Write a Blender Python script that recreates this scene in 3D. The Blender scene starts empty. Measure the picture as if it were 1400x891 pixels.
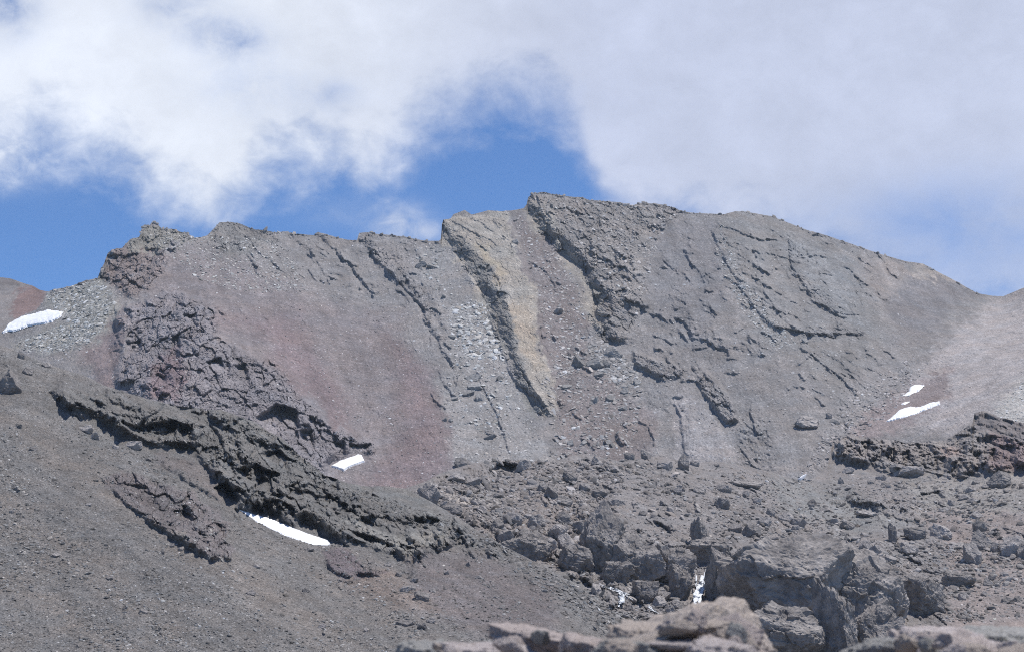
import bpy, math, time
import numpy as np
T0 = time.time()
rng = np.random.default_rng(7)
SC = bpy.context.scene
COL = SC.collection
R = math.radians

# ------------------------------------------------------------------ camera model
PITCH = R(10.0)
W_, H_ = 1400.0, 891.0
FPX = 2612.0
CP, SP = math.cos(PITCH), math.sin(PITCH)

def ray(px, py):
    a = (np.asarray(px, float) - W_ / 2) / FPX
    b = (H_ / 2 - np.asarray(py, float)) / FPX
    return np.stack([a, CP - b * SP, SP + b * CP], -1)

def at(px, py, Y):
    d = ray(px, py)
    return d * (np.asarray(Y, float) / d[..., 1])[..., None]

# ------------------------------------------------------------------ noise
_p = np.random.default_rng(3).permutation(256).astype(np.int32)
PERM = np.concatenate([_p, _p, _p])
_g = np.random.default_rng(4).normal(size=(256, 3)); _g /= np.linalg.norm(_g, axis=1)[:, None]
GRAD = _g.astype(np.float32)

def perlin(P):
    P = np.asarray(P, np.float32)
    i = np.floor(P).astype(np.int32); f = P - i
    i &= 255
    u = f * f * f * (f * (f * 6 - 15) + 10)
    out = 0
    for dx in (0, 1):
        wx = u[:, 0] if dx else 1 - u[:, 0]
        a = PERM[(i[:, 0] + dx)]
        for dy in (0, 1):
            wy = u[:, 1] if dy else 1 - u[:, 1]
            b = PERM[a + i[:, 1] + dy]
            for dz in (0, 1):
                wz = u[:, 2] if dz else 1 - u[:, 2]
                g = GRAD[PERM[(b + i[:, 2] + dz)]]
                dot = g[:, 0] * (f[:, 0] - dx) + g[:, 1] * (f[:, 1] - dy) + g[:, 2] * (f[:, 2] - dz)
                out = out + wx * wy * wz * dot
    return out * 1.5

def fbm(P, oct=4, gain=0.5, ridged=False, seed=0.0):
    P = np.asarray(P, np.float32) + np.float32(seed)
    s, a, t = 0, 1.0, 0.0
    for k in range(oct):
        n = perlin(P)
        if ridged: n = 0.6 - 1.4 * np.abs(n)
        s = s + a * n; t += a; a *= gain
        P = P * 2.03 + 17.3
    return s / t

def worley(P, seed=0):
    """returns the random value of the nearest cell and F2-F1"""
    P = np.asarray(P, np.float32)
    i = np.floor(P).astype(np.int32); f = P - i
    f1 = np.full(len(P), 9.0, np.float32); f2 = f1.copy(); val = np.zeros(len(P), np.float32)
    for dx in (-1, 0, 1):
        for dy in (-1, 0, 1):
            for dz in (-1, 0, 1):
                h = PERM[(PERM[(PERM[(i[:, 0] + dx + seed) & 255] + i[:, 1] + dy) & 255] + i[:, 2] + dz) & 255]
                q = (GRAD[h] * 0.45 + 0.5)
                d = (q[:, 0] + dx - f[:, 0]) ** 2 + (q[:, 1] + dy - f[:, 1]) ** 2 + (q[:, 2] + dz - f[:, 2]) ** 2
                m = d < f1
                f2 = np.where(m, f1, np.minimum(f2, d))
                val = np.where(m, h / 255.0, val)
                f1 = np.where(m, d, f1)
    return val - 0.5, np.sqrt(f2) - np.sqrt(f1)

def sstep(a, b, x):
    t = np.clip((x - a) / (b - a), 0, 1)
    return t * t * (3 - 2 * t)

# ------------------------------------------------------------------ maps drawn at one texel per photo pixel
X0, X1, Y0, Y1 = -260, 1660, 200, 980
RW, RH = X1 - X0, Y1 - Y0
def newmap(v=0.0, ch=None):
    return np.full((RH, RW) if ch is None else (RH, RW, ch), v, np.float32)

def bil(M, px, py):
    x = np.clip(px - X0, 0, RW - 1.001); y = np.clip(py - Y0, 0, RH - 1.001)
    xi = x.astype(np.int32); yi = y.astype(np.int32)
    fx = x - xi; fy = y - yi
    if M.ndim == 3: fx = fx[..., None]; fy = fy[..., None]
    return (M[yi, xi] * (1 - fx) * (1 - fy) + M[yi, xi + 1] * fx * (1 - fy)
            + M[yi + 1, xi] * (1 - fx) * fy + M[yi + 1, xi + 1] * fx * fy)

def bbox(pts, m):
    a = np.array(pts, float)
    x0 = int(max(a[:, 0].min() - m, X0)); x1 = int(min(a[:, 0].max() + m, X1 - 1))
    y0 = int(max(a[:, 1].min() - m, Y0)); y1 = int(min(a[:, 1].max() + m, Y1 - 1))
    xs, ys = np.meshgrid(np.arange(x0, x1 + 1), np.arange(y0, y1 + 1))
    return (slice(y0 - Y0, y1 - Y0 + 1), slice(x0 - X0, x1 - X0 + 1)), xs.astype(np.float32), ys.astype(np.float32)

def segdist(pts, xs, ys, closed=False):
    a = np.array(pts, np.float32)
    if closed: a = np.vstack([a, a[:1]])
    L = np.hypot(*(a[1:] - a[:-1]).T); cum = np.concatenate([[0], np.cumsum(L)])
    best = np.full(xs.shape, 1e9, np.float32); t_ = np.zeros_like(best); sg = np.zeros_like(best)
    for k in range(len(a) - 1):
        ex, ey = a[k + 1] - a[k]; l2 = ex * ex + ey * ey + 1e-9
        rx, ry = xs - a[k, 0], ys - a[k, 1]
        t = np.clip((rx * ex + ry * ey) / l2, 0, 1)
        d = np.hypot(rx - t * ex, ry - t * ey)
        cr = ex * ry - ey * rx
        m = d < best - 1e-4
        best = np.where(m, d, best); t_ = np.where(m, cum[k] + t * L[k], t_); sg = np.where(m, np.sign(cr), sg)
    return best, t_ / max(cum[-1], 1e-6), sg

def inside(pts, xs, ys):
    a = np.array(pts, np.float32); b = np.roll(a, -1, 0)
    c = np.zeros(xs.shape, bool)
    for (ax, ay), (bx, by) in zip(a, b):
        if ay == by: continue
        c ^= ((ay > ys) != (by > ys)) & (xs < (bx - ax) * (ys - ay) / (by - ay) + ax)
    return c

def sdf(pts, xs, ys):
    d, _, _ = segdist(pts, xs, ys, True)
    return np.where(inside(pts, xs, ys), d, -d)

def poly(M, pts, val, soft=6.0, mode='set', k=1.0):
    sl, xs, ys = bbox(pts, soft + 2)
    m = sstep(-soft, soft, sdf(pts, xs, ys)) * k
    if M.ndim == 3:
        m = m[..., None]; val = np.array(val, np.float32)
    if mode == 'set': M[sl] = M[sl] * (1 - m) + val * m
    elif mode == 'add': M[sl] += val * m
    elif mode == 'max': M[sl] = np.maximum(M[sl], val * m)

_ny, _nx = np.mgrid[0:RH, 0:RW].astype(np.float32)
_q = np.stack([_nx.ravel() / 15, _ny.ravel() / 15, np.full(RH * RW, 7.7, np.float32)], 1)
VARY = np.clip(0.75 + 1.15 * fbm(_q, 4, 0.6), 0.05, 1.9).reshape(RH, RW).astype(np.float32)

def ledge(D, pts, H, w, c=3.0, rough=None, ends=0.12, ra=1.0):
    """cliff along a line: the ground on its left-hand side (seen along the line, image y down) stands H proud"""
    sl, xs, ys = bbox(pts, w * 2.6)
    d, t, sg = segdist(pts, xs, ys)
    d = -d * sg                                   # positive on the high side
    env = sstep(0, ends, t) * sstep(0, ends, 1 - t)
    prof = sstep(-c * 0.5, c * 0.5, d) * np.exp(-np.maximum(d, 0) / w)
    cap = sstep(w * 2.6, w * 1.6, np.abs(d))
    vy = VARY[sl]
    D[sl] += 0.85 * H * prof * env * cap * vy
    if rough is not None:
        rough[sl] = np.maximum(rough[sl], ra * env * np.minimum(vy, 1.2) * np.exp(-(np.maximum(d - w * .3, 0) / (w * .6 + 1)) ** 2) * sstep(-c - 3, -c * .5, d))

def rib(D, L, T, Rr, H, tail=0.3, taper=14, bump=True):
    """rock rib described per row: foot of its left cliff, cliff top, far edge of its slab"""
    L, T, Rr = (np.array(a, float) for a in (L, T, Rr))
    y0 = max(L[:, 1].min(), T[:, 1].min()) - 6; y1 = L[:, 1].max() + 4
    sl, xs, ys = bbox([(L[:, 0].min() - 4, y0), (Rr[:, 0].max() + 8, y1)], 2)
    r = ys[:, 0]
    xl = np.interp(r, L[:, 1], L[:, 0])[:, None]; xt = np.interp(r, T[:, 1], T[:, 0])[:, None]; xr = np.interp(r, Rr[:, 1], Rr[:, 0])[:, None]
    xt = np.maximum(xt, xl + 3); xr = np.maximum(xr, xt + 5)
    up = sstep(0, 1, (xs - xl) / (xt - xl)) ** 0.8
    dn = 1 - (1 - tail) * np.clip((xs - xt) / (xr - xt), 0, 1)
    end = sstep(4, -4, xs - xr)
    h = np.array([np.interp(ys[:, 0], [q[0] for q in H], [q[1] for q in H])]).T if isinstance(H, list) else H
    v = up * dn * end * h * sstep(0, taper, y1 - ys)
    D[sl] = np.maximum(D[sl], v)

def ledge_field(D, RO, pts, n, deg_, ln, H, w, seed, c=3.0, ra=.4, wob=.22):
    """many short broken ledges running the same way through a patch of rock"""
    g = np.random.default_rng(seed); a = np.array(pts, float); k = 0
    while k < n:
        q = g.uniform(a.min(0), a.max(0))
        if not inside(pts, np.array([q[0]], np.float32), np.array([q[1]], np.float32))[0]: continue
        k += 1
        L_ = ln[0] + (ln[1] - ln[0]) * g.random() ** 1.8; th = R(deg_ + g.normal(0, 17)); m = max(3, int(L_ / 7))
        th = th + np.cumsum(g.normal(0, wob, m)); st = L_ / m
        x = q[0] - L_ / 2 * math.cos(th[0]) + np.cumsum(np.cos(th)) * st; y = q[1] - L_ / 2 * math.sin(th[0]) + np.cumsum(np.sin(th)) * st
        f = .45 + .55 * L_ / ln[1]
        ledge(D, list(zip(x, y)), g.uniform(*H) * f, g.uniform(*w) * f, c, RO, ra=ra, ends=.2)

def pit(D, pts, depth, soft=2.5, rough=None):
    """hollow under an overhang"""
    sl, xs, ys = bbox(pts, soft + 3)
    s = sdf(pts, xs, ys)
    ylo, yhi = min(p[1] for p in pts), max(p[1] for p in pts)
    g = 1 - 0.75 * np.clip((ys - ylo) / (yhi - ylo + 1e-6), 0, 1)
    D[sl] -= 1.5 * depth * sstep(-soft, soft, s) * g

# ------------------------------------------------------------------ base surfaces
def tps(ctrl):
    c = np.array(ctrl, float); xy = c[:, :2] / 400.0; v = c[:, 2]
    def U(r): return np.where(r > 0, r * r * np.log(r + 1e-12), 0)
    n = len(c)
    K = U(np.linalg.norm(xy[:, None] - xy[None], axis=2)) + 0.004 * np.eye(n)
    Pm = np.c_[np.ones(n), xy]
    A = np.block([[K, Pm], [Pm.T, np.zeros((3, 3))]])
    s = np.linalg.solve(A, np.r_[v, 0, 0, 0])
    def f(px, py):
        qx, qy = px / 400.0, py / 400.0
        o = s[n] + s[n + 1] * qx + s[n + 2] * qy
        for k in range(n):
            o = o + s[k] * U(np.hypot(qx - xy[k, 0], qy - xy[k, 1]))
        return o
    return f

def raster_tps(ctrl):
    f = tps(ctrl); st = 10
    xs, ys = np.meshgrid(np.arange(X0, X1 + st, st, dtype=float), np.arange(Y0, Y1 + st, st, dtype=float))
    g = f(xs, ys).astype(np.float32)
    def ev(px, py):
        x = np.clip((px - X0) / st, 0, g.shape[1] - 1.001); y = np.clip((py - Y0) / st, 0, g.shape[0] - 1.001)
        xi = x.astype(int); yi = y.astype(int); fx = x - xi; fy = y - yi
        return (g[yi, xi] * (1 - fx) * (1 - fy) + g[yi, xi + 1] * fx * (1 - fy) + g[yi + 1, xi] * (1 - fx) * fy + g[yi + 1, xi + 1] * fx * fy)
    return ev

# ------------------------------------------------------------------ object helpers
def tag(o, label=None, cat=None, group=None, kind=None):
    if label: o['label'] = label
    if cat: o['category'] = cat
    if group: o['group'] = group
    if kind: o['kind'] = kind
    return o

def make_mesh(name, V, F, mat, attrs=None, smooth=True):
    """F: (n,3) or (n,4) index array"""
    me = bpy.data.meshes.new(name)
    V = np.asarray(V, np.float32); F = np.asarray(F, np.int32)
    k = F.shape[1]
    me.vertices.add(len(V)); me.vertices.foreach_set('co', V.ravel())
    me.loops.add(F.size); me.loops.foreach_set('vertex_index', F.ravel())
    me.polygons.add(len(F)); me.polygons.foreach_set('loop_start', np.arange(0, F.size, k, dtype=np.int32))
    me.polygons.foreach_set('loop_total', np.full(len(F), k, np.int32))
    me.polygons.foreach_set('use_smooth', np.full(len(F), smooth, bool))
    me.update(calc_edges=True)
    for nm, a in (attrs or {}).items():
        if a.ndim == 2:
            at_ = me.attributes.new(nm, 'FLOAT_COLOR', 'POINT')
            at_.data.foreach_set('color', np.c_[a, np.ones(len(a))].astype(np.float32).ravel())
        else:
            at_ = me.attributes.new(nm, 'FLOAT', 'POINT')
            at_.data.foreach_set('value', a.astype(np.float32))
    me.materials.append(mat)
    o = bpy.data.objects.new(name, me); COL.objects.link(o)
    return o

# ------------------------------------------------------------------ materials
def nt(mat):
    mat.use_nodes = True
    t = mat.node_tree; t.nodes.clear()
    return t, t.nodes, t.links

def ground_mat(name, grain, bump=0.5, speck=0.3, pale=0.12):
    """weathered stone: region colour of the rock itself (attribute), grain and scattered paler / darker stones"""
    m = bpy.data.materials.new(name); t, N, L = nt(m)
    out = N.new('ShaderNodeOutputMaterial'); b = N.new('ShaderNodeBsdfPrincipled')
    b.inputs['Roughness'].default_value = 0.93; b.inputs['Specular IOR Level'].default_value = 0.15
    L.new(b.outputs[0], out.inputs[0])
    at_ = N.new('ShaderNodeAttribute'); at_.attribute_name = 'albedo'
    tc = N.new('ShaderNodeTexCoord')
    def noise(sc, det, rough=0.6):
        n = N.new('ShaderNodeTexNoise'); n.inputs['Scale'].default_value = sc; n.inputs['Detail'].default_value = det
        n.inputs['Roughness'].default_value = rough; L.new(tc.outputs['Object'], n.inputs['Vector']); return n
    def mrange(src, a, b_, c, d):
        r = N.new('ShaderNodeMapRange'); r.inputs[1].default_value = a; r.inputs[2].default_value = b_
        r.inputs[3].default_value = c; r.inputs[4].default_value = d; L.new(src, r.inputs[0]); return r.outputs[0]
    def mul(a, b_):
        q = N.new('ShaderNodeMath'); q.operation = 'MULTIPLY'; L.new(a, q.inputs[0])
        if hasattr(b_, 'is_output'): L.new(b_, q.inputs[1])
        else: q.inputs[1].default_value = b_
        return q.outputs[0]
    n1 = noise(1 / (grain * 9), 5, 0.65)
    n2 = noise(1 / grain, 3, 0.7)
    vo = N.new('ShaderNodeTexVoronoi'); vo.inputs['Scale'].default_value = 1 / (grain * 0.8); L.new(tc.outputs['Object'], vo.inputs['Vector'])
    sep = N.new('ShaderNodeSeparateColor'); L.new(vo.outputs['Color'], sep.inputs[0])
    f = mul(mrange(n1.outputs[0], 0.3, 0.7, 0.82, 1.18), mrange(n2.outputs[0], 0.25, 0.75, 1 - speck, 1 + speck))
    f = mul(f, mrange(sep.outputs[0], 0, 1, 1 - speck * .8, 1 + speck * .8))
    pal = mrange(sep.outputs[1], 1 - pale, 1 - pale * .3, 1.0, 1.55)
    f = mul(f, pal)
    mx = N.new('ShaderNodeVectorMath'); mx.operation = 'SCALE'
    L.new(at_.outputs['Color'], mx.inputs[0]); L.new(f, mx.inputs['Scale'])
    # slight hue drift between warm and cool stone
    hn = noise(1 / (grain * 22), 3)
    mixc = N.new('ShaderNodeMix'); mixc.data_type = 'RGBA'; mixc.blend_type = 'MULTIPLY'; mixc.inputs[0].default_value = 1
    ramp = N.new('ShaderNodeValToRGB'); ramp.color_ramp.elements[0].color = (1.035, 0.995, 0.96, 1); ramp.color_ramp.elements[1].color = (0.98, 1.0, 1.015, 1)
    ramp.color_ramp.elements[0].position = 0.35; ramp.color_ramp.elements[1].position = 0.65
    L.new(hn.outputs[0], ramp.inputs[0]); L.new(mx.outputs[0], mixc.inputs[6]); L.new(ramp.outputs[0], mixc.inputs[7])
    L.new(mixc.outputs[2], b.inputs['Base Color'])
    bp = N.new('ShaderNodeBump'); bp.inputs['Strength'].default_value = bump; bp.inputs['Distance'].default_value = grain * 1.1
    hsum = N.new('ShaderNodeMath'); hsum.operation = 'ADD'
    L.new(n2.outputs[0], hsum.inputs[0]); L.new(mul(vo.outputs['Distance'], -0.6), hsum.inputs[1])
    L.new(hsum.outputs[0], bp.inputs['Height']); L.new(bp.outputs[0], b.inputs['Normal'])
    return m

def stone_mat(name, colA, colB, grain, attr=False, bump=0.6, objvar=True, bd=0.35):
    m = bpy.data.materials.new(name); t, N, L = nt(m)
    out = N.new('ShaderNodeOutputMaterial'); b = N.new('ShaderNodeBsdfPrincipled')
    b.inputs['Roughness'].default_value = 0.9; b.inputs['Specular IOR Level'].default_value = 0.2
    L.new(b.outputs[0], out.inputs[0])
    tc = N.new('ShaderNodeTexCoord')
    n = N.new('ShaderNodeTexNoise'); n.inputs['Scale'].default_value = 1 / grain; n.inputs['Detail'].default_value = 7; n.inputs['Roughness'].default_value = 0.68
    L.new(tc.outputs['Object'], n.inputs['Vector'])
    rp = N.new('ShaderNodeValToRGB'); e = rp.color_ramp.elements
    e[0].position = 0.34; e[0].color = (*colA, 1); e[1].position = 0.66; e[1].color = (*colB, 1)
    L.new(n.outputs[0], rp.inputs[0]); c = rp.outputs[0]
    nf = N.new('ShaderNodeTexNoise'); nf.inputs['Scale'].default_value = 9 / grain; nf.inputs['Detail'].default_value = 5; nf.inputs['Roughness'].default_value = 0.75
    L.new(tc.outputs['Object'], nf.inputs['Vector'])
    mf = N.new('ShaderNodeMapRange'); mf.inputs[1].default_value = 0.3; mf.inputs[2].default_value = 0.7; mf.inputs[3].default_value = 0.6; mf.inputs[4].default_value = 1.4
    L.new(nf.outputs[0], mf.inputs[0]); vf = N.new('ShaderNodeVectorMath'); vf.operation = 'SCALE'; L.new(c, vf.inputs[0]); L.new(mf.outputs[0], vf.inputs['Scale']); c = vf.outputs[0]
    if attr:
        a = N.new('ShaderNodeAttribute'); a.attribute_name = 'albedo'
        mx = N.new('ShaderNodeMix'); mx.data_type = 'RGBA'; mx.blend_type = 'MULTIPLY'; mx.inputs[0].default_value = 1
        L.new(c, mx.inputs[6]); L.new(a.outputs['Color'], mx.inputs[7]); c = mx.outputs[2]
    if objvar:
        oi = N.new('ShaderNodeObjectInfo'); mr = N.new('ShaderNodeMapRange'); mr.inputs[3].default_value = 0.72; mr.inputs[4].default_value = 1.3
        L.new(oi.outputs['Random'], mr.inputs[0])
        vm = N.new('ShaderNodeVectorMath'); vm.operation = 'SCALE'; L.new(c, vm.inputs[0]); L.new(mr.outputs[0], vm.inputs['Scale']); c = vm.outputs[0]
    L.new(c, b.inputs['Base Color'])
    n3 = N.new('ShaderNodeTexNoise'); n3.inputs['Scale'].default_value = 2.2 / grain; n3.inputs['Detail'].default_value = 6; n3.inputs['Roughness'].default_value = 0.7
    L.new(tc.outputs['Object'], n3.inputs['Vector'])
    bp = N.new('ShaderNodeBump'); bp.inputs['Strength'].default_value = bump; bp.inputs['Distance'].default_value = grain * bd
    L.new(n3.outputs[0], bp.inputs['Height']); L.new(bp.outputs[0], b.inputs['Normal'])
    return m

def snow_mat():
    m = bpy.data.materials.new('old_snow'); t, N, L = nt(m)
    out = N.new('ShaderNodeOutputMaterial'); b = N.new('ShaderNodeBsdfPrincipled')
    b.inputs['Roughness'].default_value = 0.6; L.new(b.outputs[0], out.inputs[0])
    tc = N.new('ShaderNodeTexCoord'); n = N.new('ShaderNodeTexNoise'); n.inputs['Scale'].default_value = 0.5; n.inputs['Detail'].default_value = 6
    L.new(tc.outputs['Object'], n.inputs['Vector'])
    rp = N.new('ShaderNodeValToRGB'); e = rp.color_ramp.elements
    e[0].position = 0.3; e[0].color = (0.74, 0.74, 0.76, 1); e[1].position = 0.6; e[1].color = (0.9, 0.9, 0.91, 1)
    L.new(n.outputs[0], rp.inputs[0]); L.new(rp.outputs[0], b.inputs['Base Color'])
    bp = N.new('ShaderNodeBump'); bp.inputs['Strength'].default_value = 0.25; bp.inputs['Distance'].default_value = 0.3
    L.new(n.outputs[0], bp.inputs['Height']); L.new(bp.outputs[0], b.inputs['Normal'])
    return m

def foam_mat():
    m = bpy.data.materials.new('falling_water'); t, N, L = nt(m)
    out = N.new('ShaderNodeOutputMaterial'); b = N.new('ShaderNodeBsdfPrincipled')
    b.inputs['Roughness'].default_value = 0.35; b.inputs['Base Color'].default_value = (0.82, 0.84, 0.86, 1)
    L.new(b.outputs[0], out.inputs[0])
    tc = N.new('ShaderNodeTexCoord'); n = N.new('ShaderNodeTexNoise'); n.inputs['Scale'].default_value = 3; n.inputs['Detail'].default_value = 5
    L.new(tc.outputs['Object'], n.inputs['Vector'])
    bp = N.new('ShaderNodeBump'); bp.inputs['Strength'].default_value = 0.7; bp.inputs['Distance'].default_value = 0.3
    L.new(n.outputs[0], bp.inputs['Height']); L.new(bp.outputs[0], b.inputs['Normal'])
    return m

# ------------------------------------------------------------------ terrain sheets
class Sheet:
    pass

def build_sheet(name, ctrl, crest, bottom, D, RO, ALB, IDM, L0, mat, ids, xr=(-170, 1570), step=0.85, back=1.0, streak=None,
                warp=1.6, und=(1.2, 70.0), fine=0.06, rough_amp=1.0, strata=None, tone=1.0):
    s = Sheet(); s.name = name
    xa = np.concatenate([np.arange(xr[0], max(-12, xr[0] + .1), 6.0), np.arange(max(-12, xr[0]), min(1412, xr[1]), step), np.arange(min(1412, xr[1]), xr[1] + .1, 6.0)])
    cr = np.array(crest, float); yc = np.interp(xa, cr[:, 0], cr[:, 1])
    n = int((bottom - np.median(yc[(xa > 0) & (xa < 1400)])) / step * 1.12)
    v = np.linspace(0, 1, n)
    xf = np.arange(xa[0], xa[-1] + 1.0); kf = np.exp(-(np.arange(-70, 71) / 30.0) ** 2); kf /= kf.sum()
    ys_ = np.interp(xa, xf, np.convolve(np.pad(np.interp(xf, cr[:, 0], cr[:, 1]), 70, mode='edge'), kf, 'valid'))
    px = np.repeat(xa[None], n, 0); py = ys_[None] + (bottom - ys_[None]) * v[:, None] + (yc - ys_)[None] * (np.exp(-9.0 * v) * (1 - v))[:, None]
    s.ys = ys_
    ev = raster_tps(ctrl)
    Yb = ev(px, py)
    P = at(px, py, Yb)
    sh = P.shape; Pf = P.reshape(-1, 3)
    Pf = (Pf * np.array([1.0, 0.15, 0.68])).astype(np.float32)      # rock breaks along steep faces: features are taller than deep
    # edges of the drawn features wander with the rock
    w1 = fbm(Pf / (L0 * 0.9), 3, 0.6, seed=3.1).reshape(px.shape); w2 = fbm(Pf / (L0 * 0.9), 3, 0.6, seed=71.7).reshape(px.shape)
    wx = px + w1 * warp * 2.6; wy = py + w2 * warp * 2.6
    d = bil(D, wx, wy); ro = bil(RO, wx, wy)
    wl1 = fbm(Pf / (L0 * 3.5), 4, 0.6, seed=8.8).reshape(px.shape)
    fine_c = fbm(Pf / (L0 * 0.5), 2, 0.7, seed=4.4).reshape(px.shape)
    alb = bil(ALB, px + w1 * warp * 4 + wl1 * warp * 15 + fine_c * 11, py + w2 * warp * 4 - wl1 * warp * 12 + fine_c * 11)
    # undulation + roughness
    und_n = fbm(Pf / und[1], 3, seed=11).reshape(px.shape)
    toward = -ray(px, py); toward /= np.linalg.norm(toward, axis=2)[..., None]
    dist = np.linalg.norm(P, axis=2)
    rm = np.zeros(px.size, np.float32); idx = np.nonzero(ro.ravel() > 0.03)[0]
    if len(idx):
        q = Pf[idx].astype(np.float32)
        if strata is not None:                     # bedding: stretch the blocks along the beds
            nrm = np.array(strata[0], float); nrm /= np.linalg.norm(nrm)
            q = q + (q @ nrm)[:, None] * nrm[None] * (strata[1] - 1)
        wv = q + 0.35 * L0 * np.stack([fbm(q / L0, 2, seed=5), fbm(q / L0, 2, seed=25), fbm(q / L0, 2, seed=45)], 1)
        c1, e1 = worley(wv / (L0 * 1.0)); c2, e2 = worley(wv / (L0 * 0.42), 31)
        big = fbm(q / (L0 * 2.6), 3, ridged=True, seed=9)
        sm = fbm(q / (L0 * 0.3), 3, 0.6, seed=19)
        huge = fbm(q / (L0 * 5.5), 2, seed=13)
        bill = np.abs(perlin(wv / (L0 * 2.0))) * 2.2 - 0.5
        rm[idx] = 1.9 * huge + 0.85 * big + 0.40 * bill + 0.95 * c1 + 0.38 * c2 + 0.13 * sm - 0.12 * sstep(0.10, 0.0, e1) - 0.06 * sstep(0.10, 0.0, e2)
    rm = rm.reshape(px.shape)
    fine_n = fbm(Pf / (L0 * 0.20), 4, 0.75, seed=33).reshape(px.shape)
    rad = d + ro * rough_amp * L0 * 0.42 * rm * 1.4
    rad = rad + fine_n * fine * L0 * (1.3 + 2.2 * np.clip(ro, 0, 1.2)) + 0.9 * L0 * fbm(Pf / (L0 * 6), 3, seed=77).reshape(px.shape)
    lift = und_n * und[0] + fine_n * fine * L0 * 0.5 + ro * rough_amp * L0 * 0.42 * np.clip(rm, -1.5, 1.5) * 0.25
    if streak is not None:
        lift = lift + streak[0] * bil(streak[1], px, py)
    s.base = P + toward * (d[..., None]) + np.array([0, 0, 1.0]) * (und_n * und[0])[..., None]
    P = P + toward * rad[..., None]
    P[..., 2] += lift
    # colour drift of the rock over metres; paler where proud, darker where recessed
    cd = fbm(Pf / (L0 * 3), 4, 0.6, seed=51).reshape(px.shape)
    alb = alb * (1 + 0.22 * cd + 0.10 * rm * np.minimum(ro, 1))[..., None]
    if streak is not None:
        alb = alb * (1 + streak[2] * bil(streak[1], px, py) * (1 - np.clip(ro, 0, 1)))[..., None]
    alb = np.clip(alb * tone, 0.02, 0.8)
    s.P, s.px, s.py, s.xa, s.yc, s.bottom, s.n = P, px, py, xa, yc, bottom, n
    gx = np.gradient(s.base, axis=1); gy = np.gradient(s.base, axis=0)
    nn = np.cross(gy, gx); nn /= np.linalg.norm(nn, axis=2)[..., None] + 1e-9
    nn *= np.sign((nn * toward).sum(2))[..., None]
    s.N = nn
    # back of the crest
    c = P[0]; dh = c[:, :2] / np.linalg.norm(c[:, :2], axis=1)[:, None]
    rows = []; bd = np.array([90, 55, 33, 20, 12, 6.5, 3, 1.2]) * back
    for k, q in enumerate(bd):
        z = c[:, 2] - (0.62 * q * q / (q + 6 * back)) + 0.12 * q * perlin(np.c_[c[:, :2] / (12 * back), np.full(len(c), k * .37)])
        rows.append(np.c_[c[:, 0] + dh[:, 0] * q, c[:, 1] + dh[:, 1] * q, z])
    full = np.concatenate([np.array(rows), P], 0)
    fa = np.concatenate([np.repeat(alb[:1], len(rows), 0), alb], 0)
    nr, nc = full.shape[:2]
    I = np.arange(nr * nc, dtype=np.int32).reshape(nr, nc)
    F = np.stack([I[:-1, :-1], I[1:, :-1], I[1:, 1:], I[:-1, 1:]], -1)
    fid = np.zeros(F.shape[:2], np.int32)
    xi = np.clip(np.rint(wx - X0).astype(int), 0, RW - 1); yi = np.clip(np.rint(wy - Y0).astype(int), 0, RH - 1)
    fid[len(rows):] = IDM[yi, xi][:-1, :-1]
    V = full.reshape(-1, 3); A = fa.reshape(-1, 3)
    out = {}
    for k, nm in ids.items():
        f = F[fid == k]
        if not len(f): continue
        used = np.unique(f); remap = np.zeros(len(V), np.int32); remap[used] = np.arange(len(used), dtype=np.int32)
        out[k] = make_mesh(nm, V[used], remap[f], mat, {'albedo': A[used]}, smooth=(k == 0))
    s.objs = out
    print(name, 'verts', len(V), round(time.time() - T0, 1))
    return s

def lookup(s, px, py, arr=None):
    px = np.asarray(px, float); py = np.asarray(py, float)
    j = np.clip(np.searchsorted(s.xa, px), 0, len(s.xa) - 1)
    yc = s.yc[j]; ys_ = s.ys[j]; v = np.clip((py - yc) / (s.bottom - yc), 0, 1)
    for _ in range(30): v = np.clip((py - ys_ - (yc - ys_) * np.exp(-9.0 * v) * (1 - v)) / (s.bottom - ys_), 0, 1)
    i = np.clip(np.rint(v * (s.n - 1)).astype(int), 0, s.n - 1)
    return (s.P if arr is None else arr)[i, j], s.N[i, j]

# ------------------------------------------------------------------ boulders
def ico(sub):
    t = (1 + 5 ** .5) / 2
    V = np.array([(-1, t, 0), (1, t, 0), (-1, -t, 0), (1, -t, 0), (0, -1, t), (0, 1, t), (0, -1, -t), (0, 1, -t), (t, 0, -1), (t, 0, 1), (-t, 0, -1), (-t, 0, 1)], float)
    F = np.array([(0, 11, 5), (0, 5, 1), (0, 1, 7), (0, 7, 10), (0, 10, 11), (1, 5, 9), (5, 11, 4), (11, 10, 2), (10, 7, 6), (7, 1, 8), (3, 9, 4), (3, 4, 2), (3, 2, 6), (3, 6, 8), (3, 8, 9), (4, 9, 5), (2, 4, 11), (6, 2, 10), (8, 6, 7), (9, 8, 1)])
    for _ in range(sub):
        e = np.sort(np.concatenate([F[:, [0, 1]], F[:, [1, 2]], F[:, [2, 0]]]), 1)
        u, inv = np.unique(e, axis=0, return_inverse=True); inv = inv.reshape(-1)
        mid = V[u].mean(1); n = len(V); m = len(F)
        V = np.vstack([V, mid]); a, b, c = n + inv[:m], n + inv[m:2 * m], n + inv[2 * m:]
        F = np.concatenate([np.c_[F[:, 0], a, c], np.c_[F[:, 1], b, a], np.c_[F[:, 2], c, b], np.c_[a, b, c]])
    return V / np.linalg.norm(V, axis=1)[:, None], F
ICO = {k: ico(k) for k in range(0, 6)}

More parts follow.
